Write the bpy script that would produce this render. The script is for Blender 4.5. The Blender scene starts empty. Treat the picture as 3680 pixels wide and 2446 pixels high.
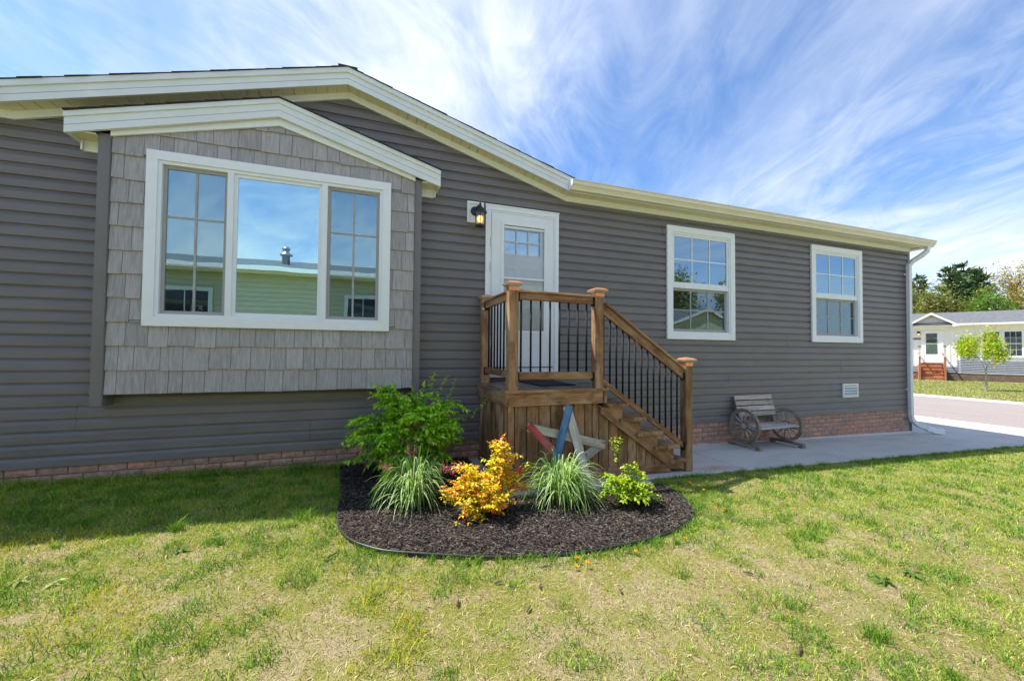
import bpy, math, random
import numpy as np
from mathutils import Vector, Matrix
R_ = math.radians
rng = np.random.default_rng(7); random.seed(7)
sc = bpy.context.scene
COL = sc.collection

# ------------------------------------------------------------------ camera
CAM = Vector((0.0, -4.5, 1.01184))
cam = bpy.data.cameras.new("camera"); camo = bpy.data.objects.new("camera", cam); COL.objects.link(camo)
cam.sensor_width = 36.0; cam.lens = 14.054; cam.clip_start = 0.05; cam.clip_end = 2000
rt = Vector((.94191815, -.33573539, .00848228)); up = Vector((-.01637771, -.02069228, .99965174)); fw = Vector((.33544295, .94172904, .02498901))
m = Matrix.Identity(4)
for i in range(3): m[i][0], m[i][1], m[i][2], m[i][3] = rt[i], up[i], -fw[i], CAM[i]
camo.matrix_world = m
sc.camera = camo

# ------------------------------------------------------------------ light
SUN_DIR = Vector((.52, -.31, -1.0)).normalized()          # travel direction of the sunlight
sun = bpy.data.lights.new("sun", 'SUN'); suno = bpy.data.objects.new("sun", sun); COL.objects.link(suno)
sun.energy = 4.3; sun.angle = R_(.53); sun.color = (1.0, .95, .88)
suno.rotation_euler = SUN_DIR.to_track_quat('-Z', 'Y').to_euler(); suno.location = (-8, 4, 14)
ELEV = math.asin(-SUN_DIR.z); AZ = math.atan2(-SUN_DIR.x, -SUN_DIR.y)
world = bpy.data.worlds.new("World"); sc.world = world; world.use_nodes = True
def build_world():
    nt = world.node_tree; nt.nodes.clear()
    N = lambda t, **k: (lambda n: [setattr(n, a, b) for a, b in k.items()] and n or n)(nt.nodes.new(t))
    L = nt.links.new
    out = N('ShaderNodeOutputWorld'); bg = N('ShaderNodeBackground'); bg.inputs[1].default_value = .15
    sky = N('ShaderNodeTexSky', sky_type='NISHITA', sun_disc=False, sun_elevation=ELEV, sun_rotation=AZ)
    sky.air_density = 1.0; sky.dust_density = .6; sky.ozone_density = 1.6; sky.altitude = 200
    tc = N('ShaderNodeTexCoord'); sep = N('ShaderNodeSeparateXYZ'); L(tc.outputs['Generated'], sep.inputs[0])
    zz = N('ShaderNodeMath', operation='MAXIMUM'); L(sep.outputs[2], zz.inputs[0]); zz.inputs[1].default_value = 0.0
    za = N('ShaderNodeMath', operation='ADD'); L(zz.outputs[0], za.inputs[0]); za.inputs[1].default_value = .10
    dx = N('ShaderNodeMath', operation='DIVIDE'); L(sep.outputs[0], dx.inputs[0]); L(za.outputs[0], dx.inputs[1])
    dy = N('ShaderNodeMath', operation='DIVIDE'); L(sep.outputs[1], dy.inputs[0]); L(za.outputs[0], dy.inputs[1])
    cb = N('ShaderNodeCombineXYZ'); L(dx.outputs[0], cb.inputs[0]); L(dy.outputs[0], cb.inputs[1])
    def layer(rot, scale, loc, nscale, detail, rough, dist, lo, hi):
        r0 = N('ShaderNodeMapping'); L(cb.outputs[0], r0.inputs[0]); r0.inputs['Rotation'].default_value = (0, 0, rot)
        mp = N('ShaderNodeMapping'); L(r0.outputs[0], mp.inputs[0]); mp.inputs['Scale'].default_value = scale; mp.inputs['Location'].default_value = loc
        no = N('ShaderNodeTexNoise'); L(mp.outputs[0], no.inputs['Vector']); no.inputs['Scale'].default_value = nscale
        no.inputs['Detail'].default_value = detail; no.inputs['Roughness'].default_value = rough; no.inputs['Distortion'].default_value = dist
        mr = N('ShaderNodeMapRange', interpolation_type='SMOOTHSTEP'); L(no.outputs[0], mr.inputs[0]); mr.inputs[1].default_value = lo; mr.inputs[2].default_value = hi
        return mr.outputs[0]
    a = R_(24)
    streak = layer(a, (.62, .30, 1), (3.1, 1.2, 0), 1.3, 7, .55, .8, .32, .70)
    fine = layer(a + .12, (1.9, .75, 1), (7.7, 3.0, 0), 2.2, 7, .66, 1.3, .30, .75)
    big = layer(a, (.55, .35, 1), (CLX, CLY, 0), 1.0, 3, .5, .3, .36, .62)
    m1 = N('ShaderNodeMath', operation='MULTIPLY'); L(fine, m1.inputs[0]); m1.inputs[1].default_value = .36
    m2 = N('ShaderNodeMath', operation='MULTIPLY_ADD'); L(streak, m2.inputs[0]); m2.inputs[1].default_value = .58; L(m1.outputs[0], m2.inputs[2])
    m3 = N('ShaderNodeMath', operation='MULTIPLY_ADD'); L(big, m3.inputs[0]); m3.inputs[1].default_value = .72; m3.inputs[2].default_value = .46
    m4 = N('ShaderNodeMath', operation='MULTIPLY', use_clamp=True); L(m2.outputs[0], m4.inputs[0]); L(m3.outputs[0], m4.inputs[1])
    # thin veil of haze that thickens to the horizon
    hz = N('ShaderNodeMapRange', interpolation_type='SMOOTHSTEP'); L(zz.outputs[0], hz.inputs[0])
    hz.inputs[1].default_value = 0; hz.inputs[2].default_value = .36; hz.inputs[3].default_value = .42; hz.inputs[4].default_value = 0.03
    mx = N('ShaderNodeMath', operation='ADD', use_clamp=True); L(m4.outputs[0], mx.inputs[0]); L(hz.outputs[0], mx.inputs[1])
    tint = N('ShaderNodeMix', data_type='RGBA', blend_type='MULTIPLY'); tint.inputs[0].default_value = 1
    L(sky.outputs[0], tint.inputs[6]); tint.inputs[7].default_value = SKYTINT
    mix = N('ShaderNodeMix', data_type='RGBA'); L(mx.outputs[0], mix.inputs[0]); L(tint.outputs[2], mix.inputs[6]); mix.inputs[7].default_value = CLOUD
    L(mix.outputs[2], bg.inputs[0]); L(bg.outputs[0], out.inputs[0])
CLX, CLY = 2.6, .9
SKYTINT = (.37, .57, .78, 1); CLOUD = (3.55, 3.8, 4.15, 1)
build_world()
sc.view_settings.view_transform = 'Standard'; sc.view_settings.look = 'None'
sc.view_settings.exposure = 1.0; sc.view_settings.gamma = 1.0
sc.cycles.max_bounces = 8; sc.cycles.transparent_max_bounces = 16

# ------------------------------------------------------------------ materials
MATS = {}
class NT:
    def __init__(s, name):
        s.m = bpy.data.materials.new(name); s.m.use_nodes = True; s.t = s.m.node_tree; s.t.nodes.clear()
        s.out = s.n('ShaderNodeOutputMaterial')
    def n(s, t, **k):
        x = s.t.nodes.new(t)
        for a, b in k.items(): setattr(x, a, b)
        return x
    def l(s, a, b): s.t.links.new(a, b)
    def noise(s, vec, scale, detail=4, rough=.55, dist=0.):
        x = s.n('ShaderNodeTexNoise'); x.inputs['Scale'].default_value = scale; x.inputs['Detail'].default_value = detail
        x.inputs['Roughness'].default_value = rough; x.inputs['Distortion'].default_value = dist
        if vec is not None: s.l(vec, x.inputs['Vector'])
        return x.outputs[0]
    def ramp(s, fac, stops):
        x = s.n('ShaderNodeValToRGB'); e = x.color_ramp.elements
        while len(e) < len(stops): e.new(.5)
        for i, (p, c) in enumerate(stops): e[i].position = p; e[i].color = (*c, 1)
        s.l(fac, x.inputs[0]); return x.outputs[0]
    def mapping(s, vec, scale, loc=(0, 0, 0)):
        x = s.n('ShaderNodeMapping'); x.inputs['Scale'].default_value = scale; x.inputs['Location'].default_value = loc; s.l(vec, x.inputs[0]); return x.outputs[0]
    def mix(s, fac, a, b, mode='MIX'):
        x = s.n('ShaderNodeMix', data_type='RGBA', blend_type=mode)
        for i, v in ((0, fac), (6, a), (7, b)):
            if hasattr(v, 'links') or hasattr(v, 'is_linked'): s.l(v, x.inputs[i])
            else: x.inputs[i].default_value = v if i == 0 else (*v[:3], 1)
        return x.outputs[2]
    def math(s, op, a, b=0., clamp=False):
        x = s.n('ShaderNodeMath', operation=op, use_clamp=clamp)
        for i, v in ((0, a), (1, b)):
            if hasattr(v, 'is_linked'): s.l(v, x.inputs[i])
            else: x.inputs[i].default_value = v
        return x.outputs[0]
    def bsdf(s, col, rough=.5, spec=.4, metal=0., bump=None, bstr=.3, bdist=.01):
        b = s.n('ShaderNodeBsdfPrincipled')
        for k, v in (('Base Color', col), ('Roughness', rough), ('Metallic', metal), ('Specular IOR Level', spec)):
            if hasattr(v, 'is_linked'): s.l(v, b.inputs[k])
            else: b.inputs[k].default_value = (*v, 1) if k == 'Base Color' else v
        if bump is not None:
            bn = s.n('ShaderNodeBump'); bn.inputs['Strength'].default_value = bstr; bn.inputs['Distance'].default_value = bdist
            s.l(bump, bn.inputs['Height']); s.l(bn.outputs[0], b.inputs['Normal'])
        s.l(b.outputs[0], s.out.inputs[0]); return b
    def objvec(s, off=True):
        tc = s.n('ShaderNodeTexCoord'); v = tc.outputs['Object']
        if off:
            oi = s.n('ShaderNodeObjectInfo'); a = s.n('ShaderNodeVectorMath', operation='SCALE'); 
            cbx = s.n('ShaderNodeCombineXYZ')
            for i in range(3): s.l(oi.outputs['Random'], cbx.inputs[i])
            s.l(cbx.outputs[0], a.inputs[0]); a.inputs['Scale'].default_value = 57.0
            ad = s.n('ShaderNodeVectorMath', operation='ADD'); s.l(v, ad.inputs[0]); s.l(a.outputs[0], ad.inputs[1]); v = ad.outputs[0]
            s.rand = oi.outputs['Random']
        return v
    def world(s):
        g = s.n('ShaderNodeNewGeometry'); return g.outputs['Position']

def flat(name, col, rough=.5, spec=.4, metal=0., nscale=0, namt=.12, bump=0., bscale=60):
    t = NT(name); c = col
    v = t.objvec()
    if nscale:
        nz = t.noise(v, nscale, 5, .6)
        c = t.ramp(nz, [(.3, tuple(max(0, x * (1 - namt)) for x in col)), (.7, tuple(min(1, x * (1 + namt)) for x in col))])
    b = t.noise(v, bscale, 3, .6) if bump else None
    t.bsdf(c, rough, spec, metal, b, bump, .004)
    MATS[name] = t.m; return t.m

def wood(name, cols, rough=.75, knots=True, bleach=None, smudge=.72):
    t = NT(name); v = t.objvec()
    g = t.noise(t.mapping(v, (.9, 16, 16)), 2.2, 6, .65, .4)
    g2 = t.noise(t.mapping(v, (2.5, 70, 70)), 1.6, 4, .6)
    c = t.ramp(g, [(.22, cols[0]), (.5, cols[1]), (.78, cols[2])])
    f = t.ramp(g2, [(.3, (.62, .62, .62)), (.65, (1.12, 1.12, 1.12))])
    c = t.mix(.8, c, f, 'MULTIPLY')
    w = t.noise(t.mapping(v, (1.1, 3, 3)), 2.4, 4, .6)
    wf = t.ramp(w, [(.42, (0, 0, 0)), (.66, (1, 1, 1))])
    c = t.mix(t.math('MULTIPLY', wf, .55), c, bleach or cols[2])
    d = t.noise(t.mapping(v, (1.7, 5, 5), (9, 3, 1)), 2.1, 5, .65)
    df = t.ramp(d, [(.50, (0, 0, 0)), (.68, (1, 1, 1))])
    c = t.mix(t.math('MULTIPLY', df, smudge), c, tuple(x * .55 for x in cols[0]))
    if knots:
        vo = t.n('ShaderNodeTexVoronoi'); vo.inputs['Scale'].default_value = 1; t.l(t.mapping(v, (2.2, 9, 9)), vo.inputs['Vector'])
        k = t.ramp(vo.outputs['Distance'], [(.05, (1, 1, 1)), (.13, (0, 0, 0))]); c = t.mix(t.math('MULTIPLY', k, .7), c, tuple(x * .3 for x in cols[0]))
    tint = t.math('MULTIPLY_ADD', t.rand, .35); t.t.nodes[-1].inputs[2].default_value = .82
    hv = t.n('ShaderNodeHueSaturation'); t.l(c, hv.inputs['Color']); t.l(tint, hv.inputs['Value'])
    t.bsdf(hv.outputs[0], rough, .25, 0, t.math('ADD', g, g2), .55, .004)
    MATS[name] = t.m

def leafmat(name, trans=.35, rough=.45, spec=.3):
    t = NT(name); at = t.n('ShaderNodeAttribute', attribute_name='Col')
    b = t.n('ShaderNodeBsdfPrincipled'); t.l(at.outputs['Color'], b.inputs['Base Color']); b.inputs['Roughness'].default_value = rough; b.inputs['Specular IOR Level'].default_value = spec
    tr = t.n('ShaderNodeBsdfTranslucent'); t.l(t.mix(1., at.outputs['Color'], (1.25, 1.25, .75), 'MULTIPLY'), tr.inputs[0])
    mx = t.n('ShaderNodeMixShader'); mx.inputs[0].default_value = trans; t.l(b.outputs[0], mx.inputs[1]); t.l(tr.outputs[0], mx.inputs[2]); t.l(mx.outputs[0], t.out.inputs[0])
    MATS[name] = t.m

def glass(name, refl, tint=(.92, .96, 1.0), thru=(.80, .86, .88)):
    t = NT(name)
    tr = t.n('ShaderNodeBsdfTransparent'); tr.inputs[0].default_value = (*thru, 1)
    gl = t.n('ShaderNodeBsdfGlossy'); gl.inputs['Roughness'].default_value = 0.004; gl.inputs['Color'].default_value = (*tint, 1)
    wv = t.noise(t.world(), 1.6, 2, .5); bn = t.n('ShaderNodeBump'); bn.inputs['Strength'].default_value = .05; bn.inputs['Distance'].default_value = .02; t.l(wv, bn.inputs['Height']); t.l(bn.outputs[0], gl.inputs['Normal'])
    fr = t.n('ShaderNodeFresnel'); fr.inputs[0].default_value = 1.5
    f = t.math('ADD', fr.outputs[0], refl, True)
    mx = t.n('ShaderNodeMixShader'); t.l(f, mx.inputs[0]); t.l(tr.outputs[0], mx.inputs[1]); t.l(gl.outputs[0], mx.inputs[2]); t.l(mx.outputs[0], t.out.inputs[0])
    MATS[name] = t.m

def make_materials():
    # vinyl siding: grey taupe, faint emboss and long waves
    t = NT('siding'); p = t.world()
    em = t.noise(t.mapping(p, (3, 3, 60)), 6, 4, .6); wv = t.noise(t.mapping(p, (1.2, 1, 5)), 1.5, 2, .5)
    dirt = t.noise(t.mapping(p, (.8, .8, 2.5)), 2.2, 5, .65)
    c = t.ramp(dirt, [(.3, (.148, .143, .150)), (.7, (.182, .175, .183))])
    oi = t.n('ShaderNodeObjectInfo'); hv = t.n('ShaderNodeHueSaturation'); t.l(c, hv.inputs['Color']); t.l(t.math('ADD', t.math('MULTIPLY', oi.outputs['Random'], .08), .96), hv.inputs['Value'])
    t.bsdf(hv.outputs[0], .42, .45, 0, t.math('ADD', t.math('MULTIPLY', em, .12), wv), .6, .016); MATS['siding'] = t.m
    flat('corner_vinyl', (.172, .167, .172), .45, .4, 0, 6, .06)
    # shake panels: pale grey with vertical grain
    t = NT('shake'); v = t.objvec()
    g = t.noise(t.mapping(v, (34, 34, 1.4)), 2.2, 5, .65, .25); g2 = t.noise(t.mapping(v, (95, 95, 2)), 2, 3, .6)
    c = t.ramp(g, [(.25, (.275, .262, .264)), (.5, (.38, .372, .382)), (.75, (.485, .482, .495))])
    c = t.mix(.5, c, t.ramp(g2, [(.3, (.72, .7, .7)), (.7, (1.1, 1.1, 1.1))]), 'MULTIPLY')
    hv = t.n('ShaderNodeHueSaturation'); t.l(c, hv.inputs['Color']); t.l(t.math('ADD', t.math('MULTIPLY', t.rand, .22), .9), hv.inputs['Value'])
    t.bsdf(hv.outputs[0], .7, .25, 0, t.math('ADD', g, g2), .6, .004); MATS['shake'] = t.m
    flat('white_trim', (.79, .84, .88), .4, .45, 0, 9, .025, .06, 240)
    flat('white_vinyl', (.76, .82, .87), .35, .45, 0, 5, .03)
    flat('white_weathered', (.62, .64, .64), .5, .4, 0, 7, .12, .1)
    flat('cream', (.74, .715, .60), .5, .4, 0, 4, .05)
    t = NT('soffit'); v = t.world()
    w_ = t.n('ShaderNodeTexWave'); w_.inputs['Scale'].default_value = 26; w_.inputs['Distortion'].default_value = 0; t.l(t.mapping(v, (1, 1, 0)), w_.inputs['Vector'])
    sp = t.n('ShaderNodeSeparateXYZ'); t.l(v, sp.inputs[0])
    lines = t.ramp(w_.outputs['Fac'], [(.1, (.50, .48, .38)), (.35, (.84, .81, .66))])
    t.bsdf(lines, .5, .35, 0, w_.outputs['Fac'], .4, .004); MATS['soffit'] = t.m
    flat('fascia', (.71, .77, .80), .45, .4, 0, 3, .05, .2, 150)
    t = NT('shingle'); v = t.world(); g = t.noise(v, 220, 3, .7); t.bsdf(t.ramp(g, [(.3, (.025, .023, .022)), (.7, (.085, .08, .078))]), .9, .2, 0, g, .6, .004); MATS['shingle'] = t.m
    # brick
    t = NT('brick'); v = t.objvec(); n1 = t.noise(v, 22, 5, .65); n2 = t.noise(t.mapping(v, (14, 14, 34)), 2.4, 4, .6, 1.2)
    c = t.ramp(n1, [(.25, (.33, .165, .125)), (.5, (.50, .27, .20)), (.8, (.64, .40, .305))])
    hv = t.n('ShaderNodeHueSaturation'); t.l(c, hv.inputs['Color']); t.l(t.math('ADD', t.math('MULTIPLY', t.rand, .45), .8), hv.inputs['Value']); t.l(t.math('ADD', t.math('MULTIPLY', t.rand, .3), .72), hv.inputs['Saturation'])
    t.bsdf(hv.outputs[0], .85, .25, 0, n2, 1.0, .012); MATS['brick'] = t.m
    flat('mortar', (.40, .35, .31), .9, .2, 0, 40, .2, .4, 120)
    wood('deck_wood', [(.12, .056, .028), (.29, .150, .076), (.45, .265, .148)], bleach=(.54, .39, .245))
    wood('deck_floor', [(.10, .075, .055), (.19, .145, .11), (.29, .24, .19)], bleach=(.33, .29, .25))
    wood('grey_wood', [(.20, .175, .16), (.34, .32, .31), (.47, .46, .46)], bleach=(.50, .48, .47), smudge=.28)
    wood('bench_wood', [(.26, .18, .13), (.46, .39, .34), (.62, .59, .57)], bleach=(.62, .62, .66), smudge=.28)
    wood('wheel_wood', [(.12, .092, .072), (.23, .195, .165), (.36, .325, .29)], bleach=(.40, .38, .36), smudge=.28)
    wood('red_wood', [(.26, .035, .04), (.42, .055, .06), (.50, .20, .19)], bleach=(.50, .33, .31), smudge=.28)
    wood('blue_wood', [(.020, .085, .20), (.04, .16, .36), (.11, .27, .46)], bleach=(.22, .36, .50), smudge=.28)
    wood('pale_wood', [(.33, .29, .24), (.50, .47, .42), (.62, .60, .57)], bleach=(.66, .66, .66), smudge=.28)
    wood('olive_wood', [(.21, .18, .12), (.36, .32, .23), (.47, .43, .33)], bleach=(.5, .48, .42), smudge=.28)
    wood('cedar_wood', [(.26, .095, .04), (.38, .155, .072), (.46, .215, .11)], smudge=.28)
    flat('black_metal', (.012, .012, .013), .65, .25)
    flat('lantern_metal', (.022, .020, .022), .5, .5, 0, 40, .4, .3)
    t = NT('copper'); v = t.objvec(); g = t.noise(v, 30, 4, .6); t.bsdf(t.ramp(g, [(.3, (.66, .26, .12)), (.7, (.88, .44, .24))]), .32, .5, .55, g, .1, .003); MATS['copper'] = t.m
    flat('rubber', (.012, .012, .014), .8, .3, 0, 80, .5, .5, 200)
    t = NT('concrete'); p = t.world(); a = t.noise(p, 1.3, 6, .65); b = t.noise(p, 70, 4, .6); st = t.noise(t.mapping(p, (.5, 2.2, 1)), 2.0, 5, .7)
    c = t.ramp(a, [(.25, (.50, .48, .44)), (.75, (.62, .595, .55))])
    c = t.mix(.5, c, t.ramp(b, [(.3, (.82, .82, .82)), (.7, (1.08, 1.08, 1.08))]), 'MULTIPLY')
    c = t.mix(t.math('MULTIPLY', t.ramp(st, [(.5, (0, 0, 0)), (.75, (1, 1, 1))]), .35), c, (.23, .22, .20))
    # rust stain that has run out from under the stair post
    dv = t.n('ShaderNodeVectorMath', operation='SUBTRACT'); t.l(p, dv.inputs[0]); dv.inputs[1].default_value = (3.66, -1.02, -.28)
    ln = t.n('ShaderNodeVectorMath', operation='LENGTH'); t.l(t.mapping(dv.outputs[0], (1.5, 5.5, 1)), ln.inputs[0])
    rs = t.ramp(t.math('ADD', ln.outputs['Value'], t.math('MULTIPLY', t.noise(p, 8, 4, .6), .7)), [(.35, (1, 1, 1)), (1.0, (0, 0, 0))])
    c = t.mix(t.math('MULTIPLY', rs, .6), c, (.36, .20, .07))
    t.bsdf(c, .85, .25, 0, b, .35, .004); MATS['concrete'] = t.m
    t = NT('asphalt'); p = t.world(); a = t.noise(t.mapping(p, (1.6, .35, 1)), 1.2, 5, .7); b = t.noise(t.mapping(p, (9, 4, 9)), 6, 4, .75)
    c = t.ramp(b, [(.3, (.20, .17, .155)), (.5, (.29, .255, .235)), (.72, (.40, .355, .33))]); c = t.mix(.4, c, t.ramp(a, [(.3, (.8, .8, .8)), (.7, (1.15, 1.1, 1.08))]), 'MULTIPLY')
    t.bsdf(c, .9, .2, 0, b, .5, .01); MATS['asphalt'] = t.m
    # lawn soil: dry tan soil and thatch with mossy patches
    t = NT('lawn_soil'); p = t.world()
    a = t.noise(p, 2.4, 6, .75, .5); b = t.noise(p, 46, 5, .75); g = t.noise(t.mapping(p, (1, 1, 1), (4, 2, 0)), 4.6, 7, .78, .6); f = t.noise(p, 150, 3, .7)
    c = t.ramp(b, [(.25, (.11, .080, .040)), (.44, (.37, .29, .135)), (.60, (.58, .475, .26)), (.8, (.74, .63, .40))])
    gm = t.ramp(g, [(.40, (0, 0, 0)), (.54, (1, 1, 1))])
    c = t.mix(t.math('MULTIPLY', gm, .80), c, t.ramp(f, [(.3, (.09, .15, .016)), (.7, (.48, .48, .07))]))
    sd = t.ramp(a, [(.48, (0, 0, 0)), (.62, (1, 1, 1))])
    c = t.mix(t.math('MULTIPLY', sd, .55), c, t.ramp(f, [(.2, (.42, .325, .195)), (.8, (.70, .57, .38))]))
    t.bsdf(c, .95, .1, 0, t.math('ADD', b, f), 1.0, .022); MATS['lawn_soil'] = t.m
    t = NT('mulch_soil'); p = t.world(); a = t.noise(p, 60, 4, .7); t.bsdf(t.ramp(a, [(.3, (.010, .008, .007)), (.7, (.035, .027, .023))]), .95, .1, 0, a, .8, .01); MATS['mulch_soil'] = t.m
    leafmat('leaf', .38, .42, .3); leafmat('grassblade', .30, .5, .25); leafmat('needle', .12, .6, .2); leafmat('dull', 0.05, .9, .1)
    flat('edging', (.03, .032, .034), .38, .5, 0, 20, .3)
    flat('bark', (.10, .082, .066), .9, .2, 0, 25, .4, .8, 40)
    flat('pale_bark', (.30, .27, .24), .9, .2, 0, 25, .3, .8, 40)
    glass('bay_glass', .60, (.62, .92, 1.0)); glass('glass', .34, (.62, .86, 1.0)); glass('door_glass', .01, (.9, .95, 1), (.97, .98, .98)); glass('far_glass', .06); glass('lamp_glass', .0)
    t = NT('screen'); tr = t.n('ShaderNodeBsdfTransparent'); df = t.n('ShaderNodeBsdfDiffuse'); df.inputs[0].default_value = (.015, .018, .022, 1); mx = t.n('ShaderNodeMixShader'); mx.inputs[0].default_value = .13
    t.l(tr.outputs[0], mx.inputs[1]); t.l(df.outputs[0], mx.inputs[2]); t.l(mx.outputs[0], t.out.inputs[0]); MATS['screen'] = t.m
    flat('sash_grey', (.36, .36, .36), .5, .4); flat('curtain', (.55, .60, .62), .9, .1, 0, 12, .05); flat('blind', (.86, .88, .90), .6, .3)
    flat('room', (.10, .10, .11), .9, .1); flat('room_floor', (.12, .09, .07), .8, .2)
    t = NT('bulb'); e = t.n('ShaderNodeEmission'); e.inputs[0].default_value = (1.0, .47, .10, 1); e.inputs[1].default_value = 1.7; t.l(e.outputs[0], t.out.inputs[0]); MATS['bulb'] = t.m
    flat('yellow_siding', (.56, .54, .37), .5, .4, 0, 5, .05); flat('far_roof', (.135, .14, .15), .85, .2, 0, 6, .25, .4, 40)
    flat('far_white', (.80, .80, .80), .5, .3, 0, 4, .03); flat('far_blue_siding', (.26, .275, .315), .5, .4, 0, 4, .08); flat('galvanised', (.45, .46, .47), .4, .5, .8)
    t = NT('far_stone'); v = t.world(); a = t.noise(t.mapping(v, (2, 2, 7)), 2.4, 4, .7); t.bsdf(t.ramp(a, [(.3, (.075, .055, .042)), (.55, (.17, .125, .095)), (.8, (.27, .21, .165))]), .9, .2, 0, a, .8, .03); MATS['far_stone'] = t.m
    flat('sign_black', (.02, .018, .022), .5, .4); flat('terracotta', (.45, .16, .10), .8, .2, 0, 10, .2); flat('sign_red', (.35, .10, .08), .6, .3); flat('chalk', (.55, .55, .58), .6, .3)
    flat('yellow_petal', (.80, .50, .02), .6, .2); flat('spout_plastic', (.68, .72, .75), .35, .45, 0, 8, .06); flat('decal', (.30, .33, .33), .6, .3)
make_materials()

# ------------------------------------------------------------------ mesh helpers
def newobj(name, me, mat, parent=None, loc=None, mw=None):
    o = bpy.data.objects.new(name, me); COL.objects.link(o)
    if mat is not None and me is not None and not me.materials: me.materials.append(MATS[mat] if isinstance(mat, str) else mat)
    if parent is not None: o.parent = parent
    if mw is not None: o.matrix_local = mw
    elif loc is not None: o.location = loc
    return o
def thing(name, label, cat, loc=(0, 0, 0), group=None, rotz=0):
    o = bpy.data.objects.new(name, None); COL.objects.link(o); o.location = loc; o.rotation_euler = (0, 0, rotz); o.empty_display_size = .1
    o['label'] = label; o['category'] = cat
    if group: o['group'] = group
    return o
def tag(o, label, cat, group=None, kind=None):
    o['label'] = label; o['category'] = cat
    if group: o['group'] = group
    if kind: o['kind'] = kind
    return o
def struct(o): o['kind'] = 'structure'; return o

class MB:
    def __init__(s): s.v = []; s.f = []
    def add(s, vs, fs):
        k = len(s.v); s.v += [tuple(v) for v in vs]; s.f += [tuple(i + k for i in f) for f in fs]; return s
    def box(s, x0, x1, y0, y1, z0, z1):
        return s.add([(x, y, z) for z in (z0, z1) for y in (y0, y1) for x in (x0, x1)],
                     [(0, 2, 3, 1), (4, 5, 7, 6), (0, 1, 5, 4), (2, 6, 7, 3), (0, 4, 6, 2), (1, 3, 7, 5)])
    def extrude(s, prof, a, b):
        """closed polygon prof swept from frame function a to frame function b"""
        n = len(prof); A = [a(*p) for p in prof]; B = [b(*p) for p in prof]
        return s.add(A + B, [(i, (i + 1) % n, n + (i + 1) % n, n + i) for i in range(n)] + [tuple(range(n - 1, -1, -1)), tuple(range(n, 2 * n))])
    def prism_y(s, poly, y0, y1):  # poly in (x, z)
        return s.extrude(poly, lambda x, z: (x, y0, z), lambda x, z: (x, y1, z))
    def prism_x(s, poly, x0, x1):  # poly in (y, z)
        return s.extrude(poly, lambda y, z: (x0, y, z), lambda y, z: (x1, y, z))
    def tube(s, pts, rad, n=8, caps=True):
        pts = [Vector(p) for p in pts]; rings = []; k0 = len(s.v); prev = None
        for i, p in enumerate(pts):
            d = (pts[min(i + 1, len(pts) - 1)] - pts[max(i - 1, 0)]).normalized()
            if prev is None: a = d.orthogonal().normalized()
            else: a = (prev - d * prev.dot(d)).normalized()
            prev = a; b = d.cross(a); r = rad[i] if hasattr(rad, '__len__') else rad
            s.v += [tuple(p + (a * math.cos(2 * math.pi * j / n) + b * math.sin(2 * math.pi * j / n)) * r) for j in range(n)]
        for i in range(len(pts) - 1):
            for j in range(n):
                s.f.append((k0 + i * n + j, k0 + i * n + (j + 1) % n, k0 + (i + 1) * n + (j + 1) % n, k0 + (i + 1) * n + j))
        if caps: s.f.append(tuple(k0 + j for j in range(n - 1, -1, -1))); s.f.append(tuple(k0 + (len(pts) - 1) * n + j for j in range(n)))
        return s
    def lathe(s, prof, n=16, c=(0, 0, 0), rot=0.):
        k0 = len(s.v)
        for r, z in prof: s.v += [(c[0] + r * math.cos(2 * math.pi * j / n + rot), c[1] + r * math.sin(2 * math.pi * j / n + rot), c[2] + z) for j in range(n)]
        for i in range(len(prof) - 1):
            for j in range(n): s.f.append((k0 + i * n + j, k0 + i * n + (j + 1) % n, k0 + (i + 1) * n + (j + 1) % n, k0 + (i + 1) * n + j))
        s.f.append(tuple(k0 + j for j in range(n - 1, -1, -1))); s.f.append(tuple(k0 + (len(prof) - 1) * n + j for j in range(n)))
        return s
    def mesh(s, name='mesh', smooth=False):
        me = bpy.data.meshes.new(name); me.from_pydata(s.v, [], s.f); me.update()
        if smooth: me.polygons.foreach_set('use_smooth', [True] * len(me.polygons))
        return me
    def obj(s, name, mat, parent=None, smooth=False): return newobj(name, s.mesh(name, smooth), mat, parent)

def centered(mb, name, mat, parent, smooth=False):
    """object whose origin sits in the middle of its mesh (so that random-per-object grain differs)"""
    a = np.array(mb.v); c = (a.min(0) + a.max(0)) / 2; mb.v = [tuple(v) for v in a - c]
    return newobj(name, mb.mesh(name, smooth), mat, parent, loc=tuple(c))

_beams = {}
def beam(name, p0, p1, w, t, mat, parent, side=(0, 1, 0), ch=.004):
    """plank from p0 to p1: local X is the grain; w is measured along side, t across"""
    p0, p1 = Vector(p0), Vector(p1); d = p1 - p0; Ln = d.length; x = d.normalized()
    y = Vector(side); y = (y - x * y.dot(x)).normalized(); z = x.cross(y)
    key = (round(Ln, 4), round(w, 4), round(t, 4), mat)
    me = _beams.get(key)
    if me is None:
        a, b = w / 2, t / 2; c = min(ch, a * .4, b * .4)
        prof = [(-a + c, -b), (a - c, -b), (a, -b + c), (a, b - c), (a - c, b), (-a + c, b), (-a, b - c), (-a, -b + c)]
        me = MB().extrude(prof, lambda q, r: (-Ln / 2, q, r), lambda q, r: (Ln / 2, q, r)).mesh(name); _beams[key] = me
    mw = Matrix.Identity(4); c = (p0 + p1) / 2
    for i in range(3): mw[i][0], mw[i][1], mw[i][2], mw[i][3] = x[i], y[i], z[i], c[i]
    return newobj(name, me, mat, parent, mw=mw)

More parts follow.
